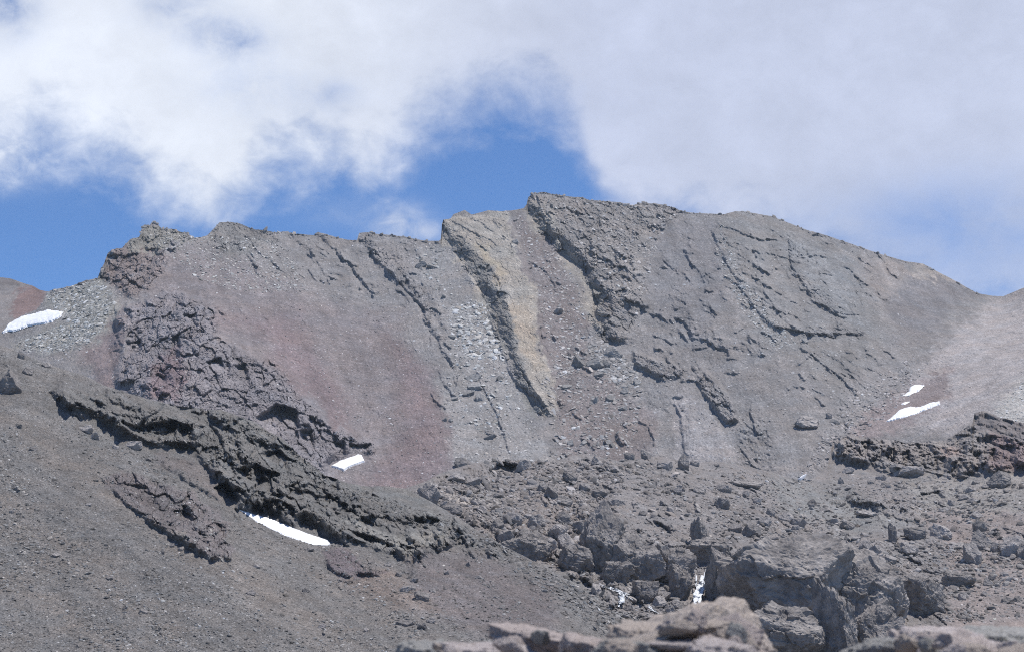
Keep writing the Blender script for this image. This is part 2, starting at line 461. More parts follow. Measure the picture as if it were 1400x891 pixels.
def rock(seed, sub=3, planes=11, rough=0.10, power=18.0, extra=None, freq=1.6):
    """broken angular stone, about one unit across each way from its centre"""
    g = np.random.default_rng(seed); V, F = ICO[sub]
    n = g.normal(size=(planes, 3)); n /= np.linalg.norm(n, axis=1)[:, None]
    dd = g.uniform(0.62, 1.0, planes)
    if extra is not None:
        en = np.array([e[:3] for e in extra], float); en /= np.linalg.norm(en, axis=1)[:, None]
        n = np.vstack([n, en]); dd = np.r_[dd, [e[3] for e in extra]]
    c = np.maximum(V @ n.T, 1e-3) / dd
    r = 1 / (np.sum(c ** power, 1) ** (1 / power) + 1e-6)
    r = np.minimum(r, 1.25)
    Q = V * r[:, None]
    if rough > 0:
        q = Q * freq + seed * 1.37
        o = fbm(q, 6 if sub > 4 else 5 if sub > 3 else 3, 0.7, seed=2.0)
        if sub >= 4:
            cv, ce = worley(q * 1.6, seed % 200)
            o = 0.8 * o + 0.75 * cv + 0.35 * fbm(q * 1.3, 3, 0.6, ridged=True, seed=31.0)
            bd_ = np.array([0.25, 0.2, 1.0]); tt = (q @ bd_) * 2.1 + 1.1 * fbm(q * 0.9, 3, .6, seed=12.0); fr = tt - np.floor(tt)
            o = o + 0.30 * fr - 0.30 * sstep(0.86, 0.93, fr) * sstep(1.0, 0.96, fr)
        Q = Q * (1 + rough * o * 1.6)[:, None]
    return Q, F

def rotz(a):
    c, s_ = np.cos(a), np.sin(a); return np.array([[c, -s_, 0], [s_, c, 0], [0, 0, 1.0]])

PROTO0 = [rock(100 + k, 0, 6, 0.0)[0] for k in range(12)]
PROTO1 = [rock(200 + k, 1, 9, 0.05)[0] for k in range(12)]
PROTO2 = [rock(200 + k, 2, 10, 0.10)[0] for k in range(12)]
FT = {0: ICO[0][1], 1: ICO[1][1], 2: ICO[2][1]}

def stones(name, sheet, px, py, size, flat, tone, mat, lod=0, lift=0.25):
    """countless loose stones lying on a slope, one mesh"""
    P, Nn = lookup(sheet, px, py)
    protos = {0: PROTO0, 1: PROTO1, 2: PROTO2}[lod]; F0 = FT[lod]; nv = len(protos[0])
    n = len(px)
    which = rng.integers(0, len(protos), n); base = np.array(protos)[which]
    ang = rng.uniform(0, 6.283, n); c, s_ = np.cos(ang), np.sin(ang)
    sc = np.stack([size * rng.uniform(.7, 1.35, n), size * rng.uniform(.7, 1.2, n), size * flat * rng.uniform(.6, 1.2, n)], 1)
    q = base * sc[:, None, :]
    x = q[..., 0] * c[:, None] - q[..., 1] * s_[:, None]; y = q[..., 0] * s_[:, None] + q[..., 1] * c[:, None]
    tx, ty = rng.normal(0, .2, n), rng.normal(0, .2, n)
    # lie roughly along the slope
    nx, ny = np.clip(Nn[:, 0] / np.maximum(Nn[:, 2], .4), -.9, .9) * .95 + tx, np.clip(Nn[:, 1] / np.maximum(Nn[:, 2], .4), -.9, .9) * .95 + ty
    z = q[..., 2] - x * nx[:, None] - y * ny[:, None]
    V = np.stack([x, y, z], -1) + (P + np.array([0, 0, 1.0]) * (size * flat * lift)[:, None])[:, None, :]
    F = (F0[None] + (np.arange(n) * nv)[:, None, None]).reshape(-1, 3)
    A = np.repeat(tone[:, None, :], nv, 1).reshape(-1, 3)
    return make_mesh(name, V.reshape(-1, 3), F, mat, {'albedo': A}, smooth=False)
# ================================================================== the mountain
GREY = (0.200, 0.190, 0.187); RED = (0.178, 0.136, 0.139); PALE = (0.235, 0.225, 0.220); DARK = (0.115, 0.110, 0.112)
M_FACE = ground_mat('mountain_scree', 1.1, bump=0.55, speck=0.22, pale=0.08)
M_MOR = ground_mat('moraine_rubble', 0.45, bump=0.6, speck=0.28, pale=0.10)
M_HILL = ground_mat('hillside_scree', 0.30, bump=0.7, speck=0.46, pale=0.14)

crest1 = [(-260, 540), (-150, 500), (-20, 462), (8, 450), (25, 433), (50, 422), (60, 410), (68, 397), (75, 396), (95, 392), (115, 385), (133, 381), (137, 372), (143, 360), (147, 348), (152, 343), (166, 341), (172, 335), (178, 328), (190, 325), (194, 315), (197, 307), (205, 308), (207, 304), (215, 305), (221, 312), (235, 313), (245, 317), (255, 319), (268, 326), (283, 322), (295, 310), (300, 304), (315, 304), (330, 307), (345, 313), (360, 315), (375, 319), (390, 318), (405, 321), (420, 322), (431, 322), (434, 318), (445, 321), (460, 325), (475, 328), (488, 329), (491, 319), (500, 318), (515, 321), (535, 322), (555, 324), (570, 327), (585, 329), (600, 329), (603, 326), (604, 306), (606, 300), (616, 298), (620, 292), (635, 286), (645, 292), (655, 290), (668, 287), (685, 289), (700, 288), (716, 285), (720, 280), (722, 270), (728, 265), (740, 263), (755, 265), (770, 268), (795, 270), (805, 275), (825, 276), (850, 279), (865, 283), (875, 279), (895, 279), (915, 282), (935, 290), (950, 292), (970, 293), (990, 294), (1005, 290), (1020, 290), (1040, 293), (1055, 295), (1080, 305), (1100, 313), (1130, 322), (1150, 330), (1180, 340), (1210, 350), (1240, 358), (1262, 361), (1285, 373), (1310, 386), (1335, 400), (1355, 404), (1372, 405), (1385, 400), (1400, 394), (1450, 365), (1570, 310)]
ctrl1 = [(-200, 480, 1180), (0, 452, 1250), (0, 650, 985), (200, 305, 1400), (200, 560, 1045), (200, 700, 910), (320, 480, 1170), (450, 322, 1440), (450, 640, 1060), (450, 480, 1235), (700, 288, 1480), (700, 460, 1270), (700, 640, 1085), (700, 720, 1000), (900, 280, 1500), (900, 460, 1280), (900, 640, 1090), (1030, 290, 1500), (1030, 460, 1270), (1200, 347, 1500), (1200, 470, 1285), (1250, 500, 1262), (1110, 650, 1045), (1180, 590, 1120), (1340, 402, 1500), (1375, 405, 1500), (1400, 394, 1480), (1400, 480, 1220), (1400, 560, 1040), (1300, 560, 1110), (1320, 480, 1270), (1550, 330, 1390), (1550, 500, 1020), (1500, 650, 850), (1110, 720, 960)]
D1, RO1, ALB1 = newmap(), newmap(), newmap(0, 3); ID1 = np.zeros((RH, RW), np.int32)
ALB1[:] = GREY
# --- rock colours of the face, plus shade painted on the tan rib's cliff
poly(ALB1, [(150, 380), (240, 340), (330, 350), (420, 400), (540, 440), (600, 560), (630, 640), (560, 700), (430, 700), (300, 560), (230, 430)], (0.188, 0.167, 0.167), 26)
poly(ALB1, [(300, 430), (400, 440), (470, 560), (480, 620), (420, 560), (370, 470)], RED, 26, k=.8)
poly(ALB1, [(530, 460), (580, 500), (612, 580), (615, 640), (560, 690), (500, 660), (560, 580)], (0.182, 0.146, 0.147), 26)
poly(ALB1, [(110, 450), (170, 430), (170, 500), (190, 540), (140, 530), (110, 490)], (0.178, 0.145, 0.145), 12, k=.9)
poly(ALB1, [(570, 330), (605, 330), (640, 385), (690, 470), (720, 560), (760, 640), (620, 640), (610, 540), (600, 430), (580, 380)], PALE, 10)
poly(ALB1, [(700, 290), (720, 300), (790, 370), (810, 420), (800, 500), (900, 560), (880, 640), (770, 640), (745, 500), (720, 380)], (0.182, 0.160, 0.156), 10)
poly(ALB1, [(720, 265), (800, 270), (930, 292), (900, 340), (860, 400), (870, 440), (840, 470), (800, 420), (770, 350)], (0.215, 0.200, 0.190), 8)
poly(ALB1, [(900, 300), (985, 300), (1000, 380), (960, 470), (900, 430), (880, 350)], (0.185, 0.178, 0.180), 14)
poly(ALB1, [(925, 545), (945, 530), (985, 560), (1000, 640), (930, 640)], (0.265, 0.250, 0.248), 7)
poly(ALB1, [(980, 300), (1080, 300), (1180, 350), (1210, 470), (1150, 540), (1050, 470), (1000, 400)], (0.195, 0.188, 0.184), 12)
poly(ALB1, [(1075, 330), (1160, 350), (1175, 450), (1110, 420)], (0.205, 0.205, 0.207), 12)
poly(ALB1, [(1180, 345), (1260, 362), (1250, 385), (1200, 420), (1190, 380)], (0.225, 0.205, 0.195), 10)
poly(ALB1, [(1250, 370), (1290, 380), (1340, 402), (1300, 420), (1280, 460), (1230, 460), (1210, 420)], (0.170, 0.162, 0.165), 12)
poly(ALB1, [(1250, 364), (1275, 368), (1320, 390), (1260, 380)], (0.27, 0.245, 0.225), 4)
poly(ALB1, [(1372, 405), (1570, 300), (1570, 720), (1290, 590), (1210, 585), (1260, 500), (1320, 440)], (0.305, 0.282, 0.276), 12)
poly(ALB1, [(1240, 530), (1300, 500), (1290, 550), (1230, 590), (1140, 620), (1180, 570)], (0.225, 0.190, 0.185), 10)
poly(ALB1, [(1370, 545), (1420, 500), (1420, 620), (1380, 600), (1340, 590)], (0.36, 0.345, 0.325), 16)
poly(ALB1, [(600, 300), (690, 288), (735, 430), (760, 570), (735, 565), (690, 480), (640, 390), (606, 330)], (0.29, 0.268, 0.24), 3)
poly(ALB1, [(650, 338), (668, 340), (690, 375), (680, 385), (660, 360)], (0.31, 0.27, 0.21), 9)
poly(ALB1, [(692, 415), (722, 410), (735, 450), (742, 505), (728, 508), (705, 470)], (0.32, 0.275, 0.225), 7)
poly(ALB1, [(602, 300), (640, 340), (668, 375), (690, 400), (703, 440), (708, 490), (750, 560), (735, 566), (697, 510), (676, 458), (655, 395), (628, 360)], (0.20, 0.194, 0.184), 3)  # grey left cliff of the rib, colour darkened to deepen its shade
poly(ALB1, [(720, 268), (752, 300), (790, 350), (820, 400), (830, 450), (812, 450), (800, 380), (760, 340), (720, 300)], (0.26, 0.24, 0.215), 5)
CLIFF = [(160, 440), (176, 420), (205, 412), (225, 400), (262, 404), (292, 420), (296, 442), (300, 462), (330, 485), (372, 492), (395, 515), (404, 535), (435, 560), (448, 585), (470, 588), (490, 600), (515, 612), (500, 632), (470, 640), (450, 660), (380, 640), (300, 590), (230, 565), (190, 545), (165, 525), (168, 490), (180, 470)]
poly(ALB1, CLIFF, (0.195, 0.180, 0.186), 6)
poly(ALB1, [(205, 500), (240, 470), (262, 500), (240, 550), (205, 545)], (0.165, 0.130, 0.135), 8)
CRAG = [(131, 384), (138, 366), (147, 344), (168, 338), (195, 345), (228, 340), (232, 352), (222, 372), (205, 392), (182, 408), (168, 402), (155, 392)]
poly(ALB1, CRAG, (0.19, 0.162, 0.155), 4)
CRAG2 = [(172, 338), (190, 322), (198, 302), (222, 306), (256, 315), (262, 326), (240, 336), (205, 345), (180, 345)]
poly(ALB1, CRAG2, (0.21, 0.20, 0.18), 3)
SKY_CRAG = [(283, 330), (298, 298), (345, 308), (378, 318), (380, 332), (345, 345), (300, 345)]
poly(ALB1, SKY_CRAG, (0.185, 0.178, 0.172), 5)
poly(ALB1, [(60, 400), (130, 382), (160, 420), (130, 470), (60, 480), (20, 470), (90, 440)], (0.235, 0.232, 0.215), 12)
# --- relief of the face
for pts, a in ((CLIFF, 1.25), (CRAG, 1.1), (CRAG2, 0.9), (SKY_CRAG, 0.55)):
    poly(RO1, pts, a, 5, 'max')
poly(D1, [(160, 440), (205, 412), (290, 410), (300, 460), (372, 492), (440, 560), (512, 612), (480, 640), (400, 660), (200, 560), (165, 520)], 16, 14, 'add')
for pts, dp in (([(283, 495), (303, 492), (303, 506), (284, 504)], 14), ([(322, 500), (336, 494), (340, 525), (325, 520)], 13), ([(172, 468), (192, 462), (194, 480), (172, 488)], 9), ([(235, 462), (245, 458), (246, 500), (236, 505)], 9), ([(250, 432), (268, 430), (270, 446), (252, 446)], 9), ([(283, 437), (294, 436), (294, 446), (285, 447)], 7), ([(352, 572), (378, 552), (405, 558), (408, 585), (370, 598)], 18), ([(478, 604), (505, 607), (492, 622), (478, 622)], 12), ([(212, 510), (226, 512), (220, 545), (206, 543)], 8), ([(410, 590), (425, 588), (430, 612), (412, 618)], 10), ([(455, 603), (470, 600), (470, 620), (458, 626)], 8)):
    pit(D1, pts, dp)
ledge(D1, [(300, 478), (330, 492), (360, 500), (395, 535)], 7, 20, 4)
ledge(D1, [(350, 570), (385, 552), (440, 575), (470, 600)], 7, 18, 4)
ledge(D1, [(262, 500), (300, 493), (345, 505)], 6, 10, 4)
ledge(D1, [(139, 372), (165, 385), (178, 402)], 7, 16, 6)
ledge(D1, [(148, 349), (170, 352), (205, 372), (215, 385)], 5, 10, 5)
rib(D1, [(600, 305), (604, 326), (612, 333), (625, 345), (628, 362), (633, 384), (650, 392), (664, 403), (672, 425), (676, 455), (692, 470), (697, 500), (706, 525), (725, 545), (742, 568)],
    [(603, 300), (612, 312), (640, 335), (662, 355), (678, 380), (690, 398), (700, 425), (703, 470), (712, 492), (727, 520), (752, 566)],
    [(690, 290), (712, 340), (722, 380), (735, 430), (743, 480), (757, 545), (762, 570)], [(300, 10), (360, 15), (400, 15), (470, 13), (560, 8)], tail=0.6)
for pts in ([(612, 298), (640, 312), (668, 325), (685, 338)], [(622, 320), (650, 330), (668, 345)], [(635, 292), (660, 305), (682, 322)], [(700, 490), (722, 520), (745, 556)]):
    ledge(D1, pts, 4.5, 9, 2.5)
RIB_A = [(598, 300), (622, 288), (690, 286), (713, 340), (723, 380), (736, 430), (744, 480), (758, 545), (763, 570), (738, 570), (703, 525), (694, 500), (689, 470), (673, 456), (668, 425), (660, 405), (630, 386), (624, 362), (602, 334)]
poly(RO1, [(600, 300), (612, 300), (640, 332), (668, 362), (690, 398), (703, 440), (708, 490), (752, 562), (738, 566), (697, 510), (676, 458), (655, 395), (628, 360)], 0.75, 3, 'max')
poly(RO1, RIB_A, 0.15, 4, 'max')
rib(D1, [(718, 268), (719, 290), (735, 312), (752, 328), (765, 345), (785, 358), (797, 366), (800, 385), (812, 400), (816, 410), (806, 425), (806, 440), (816, 456), (828, 468)],
    [(723, 264), (740, 287), (757, 303), (772, 320), (787, 332), (802, 350), (806, 362), (818, 378), (832, 396), (840, 408), (838, 425), (832, 440), (845, 455), (852, 468)],
    [(800, 270), (900, 330), (890, 400), (880, 440), (870, 468)], [(265, 11), (340, 18), (400, 17), (468, 10)], tail=0.25)
RIB_B = [(716, 266), (740, 258), (800, 266), (850, 276), (905, 277), (935, 288), (915, 305), (880, 318), (858, 350), (868, 395), (872, 432), (850, 470), (826, 470), (803, 442), (804, 425), (812, 408), (797, 386), (794, 367), (762, 347), (732, 314)]
poly(RO1, RIB_B, 0.62, 5, 'max')
poly(RO1, [(718, 268), (757, 303), (805, 352), (840, 408), (838, 440), (850, 465), (828, 468), (806, 440), (812, 405), (797, 366), (752, 328), (719, 292)], 1.15, 3, 'max')
poly(RO1, [(800, 330), (900, 340), (900, 400), (870, 420), (850, 380)], 0.28, 12, 'max')
LEDGE_C = [(490, 322), (498, 335), (507, 345), (515, 358), (530, 370), (545, 385), (560, 402), (575, 415), (583, 435), (590, 446)]
ledge(D1, LEDGE_C, 10, 26, 4, RO1, ra=.7, ends=.05)
ledge(D1, [(585, 446), (597, 460), (606, 480), (617, 495), (622, 508)], 8, 16, 4, RO1, ra=.6)
ledge(D1, [(433, 320), (445, 331), (457, 341), (465, 353), (480, 362), (487, 375), (500, 390), (512, 408)], 7, 22, 3.5, RO1, ra=.45, ends=.05)
ledge(D1, [(392, 319), (410, 335), (425, 345), (437, 365), (445, 378), (470, 384)], 4.5, 16, 3, RO1, ra=.3)
poly(RO1, [(515, 325), (560, 330), (560, 350), (530, 350)], .45, 8, 'max')
for pts in ([(588, 535), (600, 553), (612, 560)], [(648, 500), (660, 530), (668, 545), (680, 570), (690, 600), (698, 622)], [(736, 364), (750, 375), (758, 390), (760, 402)], [(870, 575), (885, 580), (893, 600), (893, 612)]):
    ledge(D1, pts, 5, 10, 2.5, RO1, ra=.3)
# the bedded slabs right of the summit
ledge(D1, [(992, 297), (980, 308), (975, 322), (985, 345), (1000, 370), (1015, 400), (1030, 420), (1050, 440), (1065, 452), (1082, 462)], 8, 40, 4, RO1, ra=.45)
for pts, h, w in (([(983, 309), (1005, 315), (1030, 326)], 5, 7), ([(1010, 350), (1030, 362), (1055, 378)], 5, 7), ([(1000, 330), (1030, 345), (1050, 352)], 4, 7), ([(1030, 380), (1060, 400), (1085, 410)], 4, 7), ([(1045, 345), (1070, 352), (1088, 358)], 4, 7), ([(1050, 335), (1080, 345)], 3, 6), ([(1005, 388), (1030, 400), (1060, 425)], 4, 7), ([(1095, 345), (1115, 350), (1132, 352)], 5, 7), ([(1148, 362), (1160, 368), (1168, 374)], 6, 7), ([(1100, 355), (1125, 368), (1140, 378)], 3.5, 7), ([(1120, 333), (1140, 335), (1160, 333)], 4, 6), ([(1110, 318), (1130, 326), (1145, 340)], 3, 6), ([(1172, 350), (1180, 358), (1195, 370)], 5, 8), ([(1190, 375), (1200, 400), (1215, 412)], 4, 8), ([(1140, 402), (1160, 418), (1172, 440)], 3, 7)):
    ledge(D1, pts, h, w, 2.5, RO1, ra=.25)
LEDGE_F = [(1077, 324), (1082, 345), (1081, 362), (1092, 383), (1104, 395), (1109, 412), (1130, 420), (1145, 432), (1160, 439)]
ledge(D1, LEDGE_F, 10, 34, 4, RO1, ra=.35, ends=.06)
LEDGE_H = [(1052, 449), (1075, 451), (1100, 457), (1130, 459), (1160, 456), (1188, 458)]
ledge(D1, LEDGE_H, 9, 9, 4, RO1, ra=.8)
ledge(D1, [(1085, 475), (1110, 486), (1130, 502), (1150, 516), (1175, 541)], 7, 10, 3.5, RO1, ra=.7)
for pts in ([(1120, 480), (1150, 496), (1180, 516)], [(1150, 487), (1175, 503)], [(1170, 515), (1190, 523)]):
    ledge(D1, pts, 4.5, 6, 2.5, RO1, ra=.3)
ledge(D1, [(918, 432), (935, 441), (943, 452), (946, 463), (965, 466), (975, 471), (1002, 487)], 10, 18, 5, RO1, ra=.45)
ledge(D1, [(915, 398), (920, 410), (922, 425)], 6, 14, 4, RO1, ra=.5)
OUT_M = [(953, 512), (965, 508), (985, 528), (1003, 552), (1008, 575), (995, 578), (978, 560), (962, 535)]
poly(RO1, OUT_M, 0.9, 3, 'max'); poly(D1, OUT_M, 10, 4, 'add')
OUT_N = [(866, 478), (890, 488), (915, 496), (942, 504), (930, 514), (908, 518), (890, 508), (868, 496)]
poly(RO1, OUT_N, 0.8, 3, 'max'); poly(D1, OUT_N, 7, 4, 'add')
poly(RO1, [(1005, 575), (1040, 580), (1060, 620), (1050, 660), (1010, 640)], 0.6, 8, 'max')
poly(RO1, [(1130, 360), (1160, 420), (1110, 400)], 0.12, 10, 'max')
ledge(D1, [(913, 548), (925, 556), (931, 570), (932, 590), (938, 628)], 7, 20, 4)
poly(D1, [(930, 545), (960, 535), (990, 570), (995, 630), (940, 630)], 5, 10, 'add')
pit(D1, [(918, 545), (932, 542), (928, 556), (920, 556)], 5)
poly(RO1, [(1150, 545), (1200, 535), (1250, 480), (1262, 500), (1240, 540), (1190, 580), (1130, 640), (1090, 660), (1110, 620)], 0.28, 7, 'max')
poly(RO1, [(60, 400), (130, 384), (160, 420), (130, 470), (60, 480), (20, 470), (90, 440)], 0.3, 12, 'max')
poly(RO1, [(300, 340), (380, 335), (420, 380), (380, 400), (320, 380)], 0.14, 15, 'max')
# broken beds all over the face
def pn(fx, fy, seed, a_=0.0):
    u = _nx * math.cos(a_) + _ny * math.sin(a_); v_ = -_nx * math.sin(a_) + _ny * math.cos(a_)
    return fbm(np.stack([u.ravel() / fx, v_.ravel() / fy, np.full(RH * RW, seed, np.float32)], 1), 4, .6).reshape(RH, RW)
RO1 += np.clip(0.07 + 0.55 * pn(60, 24, 3.3, 0.9), 0.02, 0.34)
LF = lambda pts, n, dg, ln, H, w, sd, **k: ledge_field(D1, RO1, pts, int(n * 0.8), dg, ln, (H[0] * 1.3, H[1] * 1.4), w, sd, **k)
LF([(985, 302), (1080, 305), (1180, 345), (1250, 372), (1215, 420), (1190, 455), (1070, 450), (1000, 380)], 90, 27, (10, 60), (3, 6.5), (5, 10), 1, c=2.5, ra=.3)
LF([(1000, 380), (1060, 450), (1190, 460), (1240, 480), (1200, 530), (1100, 560), (1010, 480)], 60, 33, (8, 50), (3, 6), (5, 9), 2, c=2.5, ra=.35)
LF([(722, 272), (800, 275), (925, 292), (890, 330), (860, 380), (870, 430), (840, 420), (800, 350), (760, 310)], 80, 34, (8, 40), (4, 9), (5, 10), 3, c=3, ra=.6)
LF([(840, 330), (980, 310), (1000, 400), (1040, 480), (1050, 600), (960, 560), (880, 470), (860, 400)], 75, 38, (8, 55), (3, 7), (5, 11), 4, c=2.5, ra=.45)
LF([(290, 312), (430, 325), (600, 330), (610, 400), (560, 470), (470, 400), (330, 370)], 55, 47, (8, 55), (3, 6), (5, 10), 5, c=2.5, ra=.35)
LF([(560, 340), (600, 420), (640, 560), (760, 620), (690, 620), (610, 560), (570, 430)], 26, 58, (8, 40), (3, 6), (5, 9), 6, c=2.5, ra=.3)
LF([(705, 300), (800, 420), (850, 560), (900, 630), (760, 640), (740, 450)], 40, 52, (8, 38), (3, 6.5), (5, 9), 7, c=2.5, ra=.4)
LF([(610, 295), (690, 290), (715, 360), (690, 400), (640, 330)], 12, 57, (14, 60), (2.5, 5), (4, 8), 8, c=2.2, ra=.12)
LF([(1180, 350), (1260, 380), (1240, 460), (1190, 440)], 12, 40, (8, 40), (2, 4), (4, 8), 9, c=2.5, ra=.15)
LF([(200, 400), (330, 400), (480, 520), (560, 640), (440, 600), (300, 470)], 22, 42, (6, 26), (2, 4.5), (4, 8), 10, c=2.5, ra=.3)
LF(CLIFF, 60, 32, (14, 70), (6, 15), (7, 16), 11, c=5, ra=.9)
LF(CRAG, 12, 25, (10, 40), (5, 10), (5, 10), 12, c=4, ra=.9)
LF(CRAG2, 10, 12, (10, 40), (4, 8), (4, 8), 13, c=3, ra=.8)
LF(SKY_CRAG, 14, 15, (8, 36), (3, 7), (4, 8), 14, c=3, ra=.6)
# the beds of the snow patches are smooth
def flatten(D, RO, pts, grow=7):
    sl, xs, ys = bbox(pts, grow + 12); m = sstep(-grow - 10, -grow + 4, sdf(pts, xs, ys)); D[sl] *= 1 - m; RO[sl] *= 1 - m
for pts in ([(4, 454), (25, 435), (75, 425), (86, 430), (55, 443), (20, 452)], [(453, 637), (490, 621), (498, 631), (470, 643)], [(1211, 577), (1245, 556), (1284, 549), (1260, 563)], [(1234, 541), (1250, 526), (1263, 527), (1246, 538)]):
    flatten(D1, RO1, pts)
for k, pts in ((2, CLIFF), (3, CRAG), (4, RIB_A), (5, RIB_B), (6, OUT_M), (7, OUT_N), (8, CRAG2), (9, SKY_CRAG)):
    sl, xs, ys = bbox(pts, 2); ID1[sl][inside(pts, xs, ys)] = k
def band(ID, k, pts, up, dn=3):
    sl, xs, ys = bbox(pts, up + 3); d, t, sg = segdist(pts, xs, ys); d = -d * sg
    m = (d < up * np.minimum(1, 3.5 * t + .15) * np.minimum(1, 3.5 * (1 - t) + .15)) & (d > -dn) & (t > 0.001) & (t < .999)
    v = ID[sl]; v[m & (v == 0)] = k
band(ID1, 10, LEDGE_C, 16); band(ID1, 11, LEDGE_F, 14); band(ID1, 12, LEDGE_H, 9)
# runnels of scree down the fall line
yy, xx = np.mgrid[Y0:Y1, X0:X1].astype(np.float32)
def streakmap(ux, uy, fx, fl):
    u = xx * ux + yy * uy; v_ = -xx * uy + yy * ux
    q = np.stack([u.ravel() / fx, v_.ravel() / fl, np.full(u.size, 0.5, np.float32)], 1)
    return (fbm(q, 3, 0.6)).reshape(u.shape)
s_main = streakmap(0.94, -0.34, 13, 90); s_right = streakmap(0.66, 0.75, 13, 110)
wgt = np.zeros_like(xx); poly(wgt, [(1372, 400), (1660, 250), (1660, 760), (1250, 640), (1200, 590), (1262, 500)], 1.0, 16)
ST1 = s_main * (1 - wgt) + s_right * wgt

ALB1 *= (1 + 0.24 * pn(45, 18, 61.3, 0.9))[..., None]
S1 = build_sheet('mountain', ctrl1, crest1, 725, D1, RO1, ALB1, ID1, 8.0, M_FACE,
    {0: 'mountain', 2: 'rock_cliff', 3: 'rock_crag', 4: 'rock_rib', 5: 'rock_ridge', 6: 'rock_outcrop', 7: 'rock_outcrop', 8: 'rock_crag', 9: 'rock_crag', 10: 'rock_ledge', 11: 'rock_ledge', 12: 'rock_ledge'},
    back=1.6, streak=(0.22, ST1, 0.22), strata=((0.6, 0.0, 0.8), 1.5), und=(2.0, 60.0), fine=0.09, tone=1.10)
tag(S1.objs[0], 'grey and reddish scree mountain face under the summit ridge', 'mountain', kind='structure')
for k, lab, cat in ((2, 'dark purple craggy cliff above the small lower snow patch', 'cliff'), (3, 'reddish brown crag stepping down the left end of the skyline', 'crag'),
                    (4, 'tan smooth-topped rock rib with a sheer grey left side', 'rock rib'), (5, 'blocky brown ridge of broken rock falling from the highest point of the skyline', 'ridge'),
                    (6, 'rough grey outcrop standing just right of the pale rounded scree lobe', 'outcrop'), (7, 'low broken outcrop above the pale rounded scree lobe', 'outcrop'),
                    (8, 'small grey stepped crag on the skyline, just above the reddish brown crag', 'crag'), (9, 'grey crag on the skyline right of the notch by the reddish crag', 'crag'),
                    (10, 'long dark diagonal ledge running down from the skyline left of the tan rib', 'ledge'), (11, 'curving dark ledge across the smooth grey slabs right of the summit', 'ledge'),
                    (12, 'short level dark ledge below the smooth grey slabs', 'ledge')):
    tag(S1.objs[k], lab, cat)

# ------------------------------------------------------------------ the ridge behind the saddle
D0, RO0, ALB0 = newmap(), newmap(0.25), newmap(0, 3); ID0 = np.zeros((RH, RW), np.int32); ALB0[:] = (0.20, 0.185, 0.18)
poly(ALB0, [(20, 400), (45, 390), (75, 398), (50, 430), (20, 440)], (0.185, 0.135, 0.128), 6)
poly(ALB0, [(-60, 378), (15, 380), (22, 395), (-60, 398)], (0.14, 0.13, 0.13), 5)
S0 = build_sheet('far_ridge', [(-200, 340, 1900), (0, 380, 1800), (68, 398, 1750), (160, 430, 1650), (-200, 480, 1560), (0, 480, 1500), (160, 520, 1480)],
    [(-260, 330), (-100, 362), (0, 380), (15, 381), (30, 386), (45, 391), (55, 396), (68, 398), (90, 405), (170, 432)], 520, D0, RO0, ALB0, ID0, 8.0, M_FACE, {0: 'hills'},
    xr=(-170, 165), back=1.6, und=(3, 80))
tag(S0.objs[0], 'far reddish ridge beyond the saddle', 'hills', kind='structure')

# ================================================================== the moraine terrace and gully
crest3 = [(430, 730), (500, 692), (560, 664), (585, 655), (600, 648), (625, 641), (650, 634), (680, 629), (700, 628), (730, 632), (760, 632), (785, 624), (800, 621), (825, 626), (850, 630), (880, 626), (900, 622), (935, 628), (980, 632), (1010, 636), (1040, 642), (1070, 650), (1095, 660), (1115, 654), (1130, 640), (1139, 604), (1150, 597), (1165, 592), (1200, 598), (1235, 606), (1260, 603), (1290, 600), (1315, 590), (1329, 582), (1332, 565), (1345, 561), (1370, 571), (1400, 580), (1450, 585), (1570, 560), (1660, 530)]
ctrl3 = [(430, 700, 640), (560, 662, 640), (700, 628, 700), (850, 630, 720), (935, 625, 740), (1040, 642, 765), (1110, 650, 800), (1150, 655, 800), (1150, 592, 880), (1260, 600, 900), (1260, 655, 800), (1340, 562, 900), (1340, 640, 800), (1400, 575, 890), (600, 740, 560), (640, 725, 590), (750, 800, 535), (850, 850, 515), (1000, 850, 520), (1200, 870, 515), (1400, 880, 520), (1400, 700, 690), (1200, 700, 700), (1000, 720, 645), (800, 740, 600), (1570, 600, 820), (930, 800, 560), (1090, 740, 630), (1000, 960, 440), (700, 960, 440), (1400, 960, 450)]
D3, RO3, ALB3 = newmap(), newmap(0.10), newmap(0, 3); ID3 = np.zeros((RH, RW), np.int32)
ALB3[:] = (0.178, 0.165, 0.160)
poly(ALB3, [(600, 690), (700, 680), (840, 690), (860, 740), (780, 790), (680, 750)], (0.180, 0.160, 0.150), 14)
poly(ALB3, [(1260, 700), (1420, 660), (1420, 900), (1300, 900), (1290, 780)], (0.205, 0.178, 0.168), 14)
poly(ALB3, [(1230, 650), (1320, 655), (1400, 640), (1420, 700), (1260, 700)], (0.205, 0.192, 0.180), 10)
poly(ALB3, [(1050, 650), (1140, 660), (1240, 720), (1150, 730), (1080, 700)], (0.175, 0.172, 0.168), 12)
poly(ALB3, [(590, 678), (650, 672), (700, 680), (640, 690)], (0.30, 0.275, 0.25), 6)
poly(ALB3, [(690, 800), (780, 790), (870, 850), (840, 900), (680, 860)], (0.15, 0.148, 0.145), 10)
poly(ALB3, [(630, 725), (680, 735), (760, 790), (700, 800)], (0.155, 0.152, 0.150), 8)
CLIFF_R = [(1136, 600), (1150, 594), (1165, 590), (1230, 604), (1290, 598), (1330, 580), (1345, 600), (1400, 600), (1440, 610), (1440, 640), (1400, 640), (1345, 638), (1300, 646), (1255, 638), (1205, 634), (1180, 626), (1150, 620), (1138, 622)]
poly(ALB3, CLIFF_R, (0.20, 0.182, 0.172), 5)
poly(ALB3, [(1355, 590), (1440, 600), (1440, 645), (1350, 640)], (0.17, 0.135, 0.132), 8)
